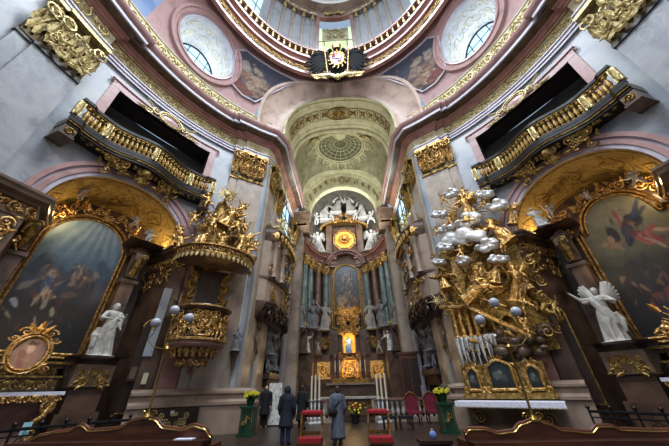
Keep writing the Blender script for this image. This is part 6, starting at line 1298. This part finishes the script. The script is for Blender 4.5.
# ---- people
def skinned(name, segs, m, parent, vox=.02):
    mb = MB()
    for sg in segs:
        if len(sg) == 3: mb.tube(sg[1], sg[2], 18)
        elif len(sg) == 4: mb.cap(*sg, 10)
        else: mb.ball(sg[0], *sg[1], 9)
    me = remesh(mb, name, vox, 2); me.materials.clear(); me.materials.append(M[m]); return inst(me, name, parent)
def person(x, y, rz, h, label, coat, legs, hood=False, hairc='hair', bag=False, coatlen=.35, arm=.0):
    p = empty('person', (x, y, 0), rz, label, 'person'); k = h
    V = lambda a, b, c: (a*k, b*k, c*k)
    body = [(V(0, 0, .93), (.05*k, .062*k, .07*k)), (V(0, .01, .88), V(0, .01, .8), .032*k, .038*k), (V(-.1, 0, .8), V(.1, 0, .8), .045*k, .045*k), (V(0, 0, .76), V(0, 0, .56), .1*k, .09*k), (V(0, 0, .53), V(0, 0, .5), .1*k, .1*k),
            (V(0, -.058, .925), V(0, -.066, .915), .012*k, .012*k)]
    for s in (-1, 1):
        body += [(V(s*.055, 0, .5), V(s*.06, -.01, .27), .062*k, .042*k), (V(s*.06, -.01, .27), V(s*.06, .01, .05), .04*k, .026*k), (V(s*.06, .01, .025), V(s*.065, -.09, .02), .026*k, .022*k)]
        e = V(s*.15, .01, .62); hd = V(s*.15, -.06-arm*(s > 0), .5+arm*(s > 0)); body += [(V(s*.125, 0, .79), e, .036*k, .03*k), (e, hd, .028*k, .02*k), (hd, V(s*.148, -.075-arm*(s > 0), .465+arm*(s > 0)), .02*k, .02*k)]
        for q in range(4): body += [(V(s*.148+(q-1.5)*.006, -.07-arm*(s > 0)-(q-1.5)*.011, .465+arm*(s > 0)), V(s*.145+(q-1.5)*.006, -.075-(q-1.5)*.012-arm*(s > 0), .425+arm*(s > 0)), .0075*k, .006*k)]
        body += [(V(s*.15, -.085-arm*(s > 0), .475+arm*(s > 0)), V(s*.145, -.105-arm*(s > 0), .445+arm*(s > 0)), .009*k, .007*k)]
        body += [(V(s*.05, 0, .925), V(s*.054, 0, .935), .012*k, .012*k)]
    skinned('body', body, 'skin', p, .011)
    c = [(V(-.1, .0, .8), V(.1, 0, .8), .058*k, .058*k), (V(0, 0, .77), V(0, 0, .55), .125*k, .12*k), ('t', [V(0, 0, .68), V(0, 0, .55), V(0, .005, (.55+coatlen)/2), V(0, .01, coatlen)], [.12*k, .12*k, .135*k, .15*k]), (V(0, .02, .84), V(0, .01, .82), .05*k, .055*k)]
    for s in (-1, 1): c += [(V(s*.13, 0, .785), V(s*.16, .01, .62), .052*k, .046*k), (V(s*.16, .01, .62), V(s*.152, -.05-arm*(s > 0), .51+arm*(s > 0)), .045*k, .038*k)]
    for i in range(9): a = 2*PI*i/9; c += [(V(.09*math.cos(a), .07*math.sin(a), .55), V(.125*math.cos(a), .1*math.sin(a), coatlen), .022*k, .032*k)]
    if hood: c += [(V(0, .035, .93), (.075*k, .07*k, .09*k)), (V(0, .03, .86), V(0, .03, .82), .07*k, .08*k)]
    skinned('coat', c, coat, p, .018)
    t = []
    for s in (-1, 1): t += [(V(s*.055, 0, .5), V(s*.06, -.005, .27), .07*k, .054*k), (V(s*.06, -.005, .27), V(s*.06, .01, .06), .05*k, .042*k)]
    skinned('trousers', t, legs, p, .018)
    for s in (-1, 1): mb = MB(); mb.ball(V(s*.062, -.035, .025), .034*k, .075*k, .03*k, 7); mb.build('shoe', 'blackcl', p)
    if not hood: skinned('hair', [(V(0, .018, .945), (.061*k, .064*k, .068*k)), (V(0, .04, .91), V(0, .04, .87), .045*k, .03*k)], hairc, p, .012)
    if bag:
        mb = MB(); mb.ball(V(.13, .1, .55), .1*k, .05*k, .085*k, 8); mb.tube([V(.13, .1, .6), V(.0, .12, .72), V(-.11, .03, .84), V(-.12, -.05, .8)], .012*k, 6); mb.build('shoulder_bag', 'blackcl', p)
    return p
person(-2.28, 11.15, PI-.1, 1.66, 'person in a hooded navy coat and jeans walking towards the choir', 'navy', 'jean', hood=True, coatlen=.3)
person(-.5, 11.0, PI+.35, 1.63, 'person in a long grey coat with black shoulder bag facing the altar', 'greycl', 'greycl', bag=True, coatlen=.12)
person(-2.35, 15.0, PI-.5, 1.72, 'person in black clothes standing beyond the hooded figure near the candles', 'blackcl', 'blackcl', coatlen=.2)
person(-4.4, 16.0, .3, 1.75, 'person in dark clothes standing in shadow beside the marbled board', 'blackcl', 'blackcl', coatlen=.3)
# ---- things lying on the pews
for x, y, m, nme, lb, sz in ((-2.75, 4.9, 'cloth', 'booklet', 'white open booklet on the pew end near the aisle', (.3, .2, .02)), ):
    o = empty(nme, (-2.9, 5.66, .885), 0, lb, 'booklet'); MB().box(-.16, .16, -.08, .08, 0, .015).build('pages', 'cloth', o, smooth=False)
o = empty('blue_bag', (1.55, 6.6, .715), 0, 'small blue and white bag at the aisle end of the monument-side pews', 'bag'); mb = MB(); mb.ball((0, 0, .1), .11, .07, .11, 8); mb.build('pouch', 'blueobj', o); o.scale = (.6, .6, .6); mb = MB(); mb.tube([(-.06, 0, .18), (0, 0, .27), (.06, 0, .18)], .012, 6); mb.build('handle', 'cloth', o)
o = empty('prayer_desk', (1.55, 6.6, 0), 0, 'small dark prayer desk under the blue bag at the pew end', 'desk'); MB().box(-.3, .3, -.2, .2, .66, .715).build('top', 'wooddk', o, smooth=False); MB().box(-.26, .26, .12, .18, 0, .66).build('panel', 'wooddk', o, smooth=False)
for sx in (-.24, .24): MB().box(sx-.03, sx+.03, -.18, .12, 0, .66).build('leg', 'wooddk', o, smooth=False)
# ================================================================== lamps of the place (warm)
for s in (-1, 1):
    for v, e in ((2.0, 55), (-1.75, 30)):
        q = frame(s, 56, v, -1.35)[0]; point('cornice_lamp', (q.x, q.y, 8.15), e, WARM, .08)
    q = frame(s, 56, .9, -1.0)[0]; point('statue_lamp', (q.x, q.y, 5.6), 6, (1, .8, .55), .15)
    q = frame(s, 56, -1.3, .9)[0]; point('shrine_lamp', (q.x, q.y, 3.6), 22, (1, .72, .38), .15)
q = frame(-1, 35.5, 0, 2.6)[0]; point('pulpit_lamp', (q.x, q.y, 5.9), 26, (1, .75, .42), .2)
q = frame(1, 34.5, 0, 2.8)[0]; point('monument_lamp', (q.x, q.y, 4.6), 32, (1, .74, .4), .3)
q = frame(1, 34.5, -.6, 2.4)[0]; point('monument_lamp_upper', (q.x, q.y, 8.5), 22, (1, .78, .45), .3)
point('tabernacle_lamp', (0, 27.1, 5.4), 45, WARM, .15); point('door_lamp', (0, 27.0, 3.1), 35, WARM, .15)
point('glory_lamp', (0, 26.9, 16.8), 60, (1, .7, .3), .2); point('altar_glory_lamp', (0, 26.6, 8.4), 30, WARM, .3)
for s in (-1, 1): point('choir_lamp', (s*2.6, 25.8, 3.0), 26, WARM, .2)
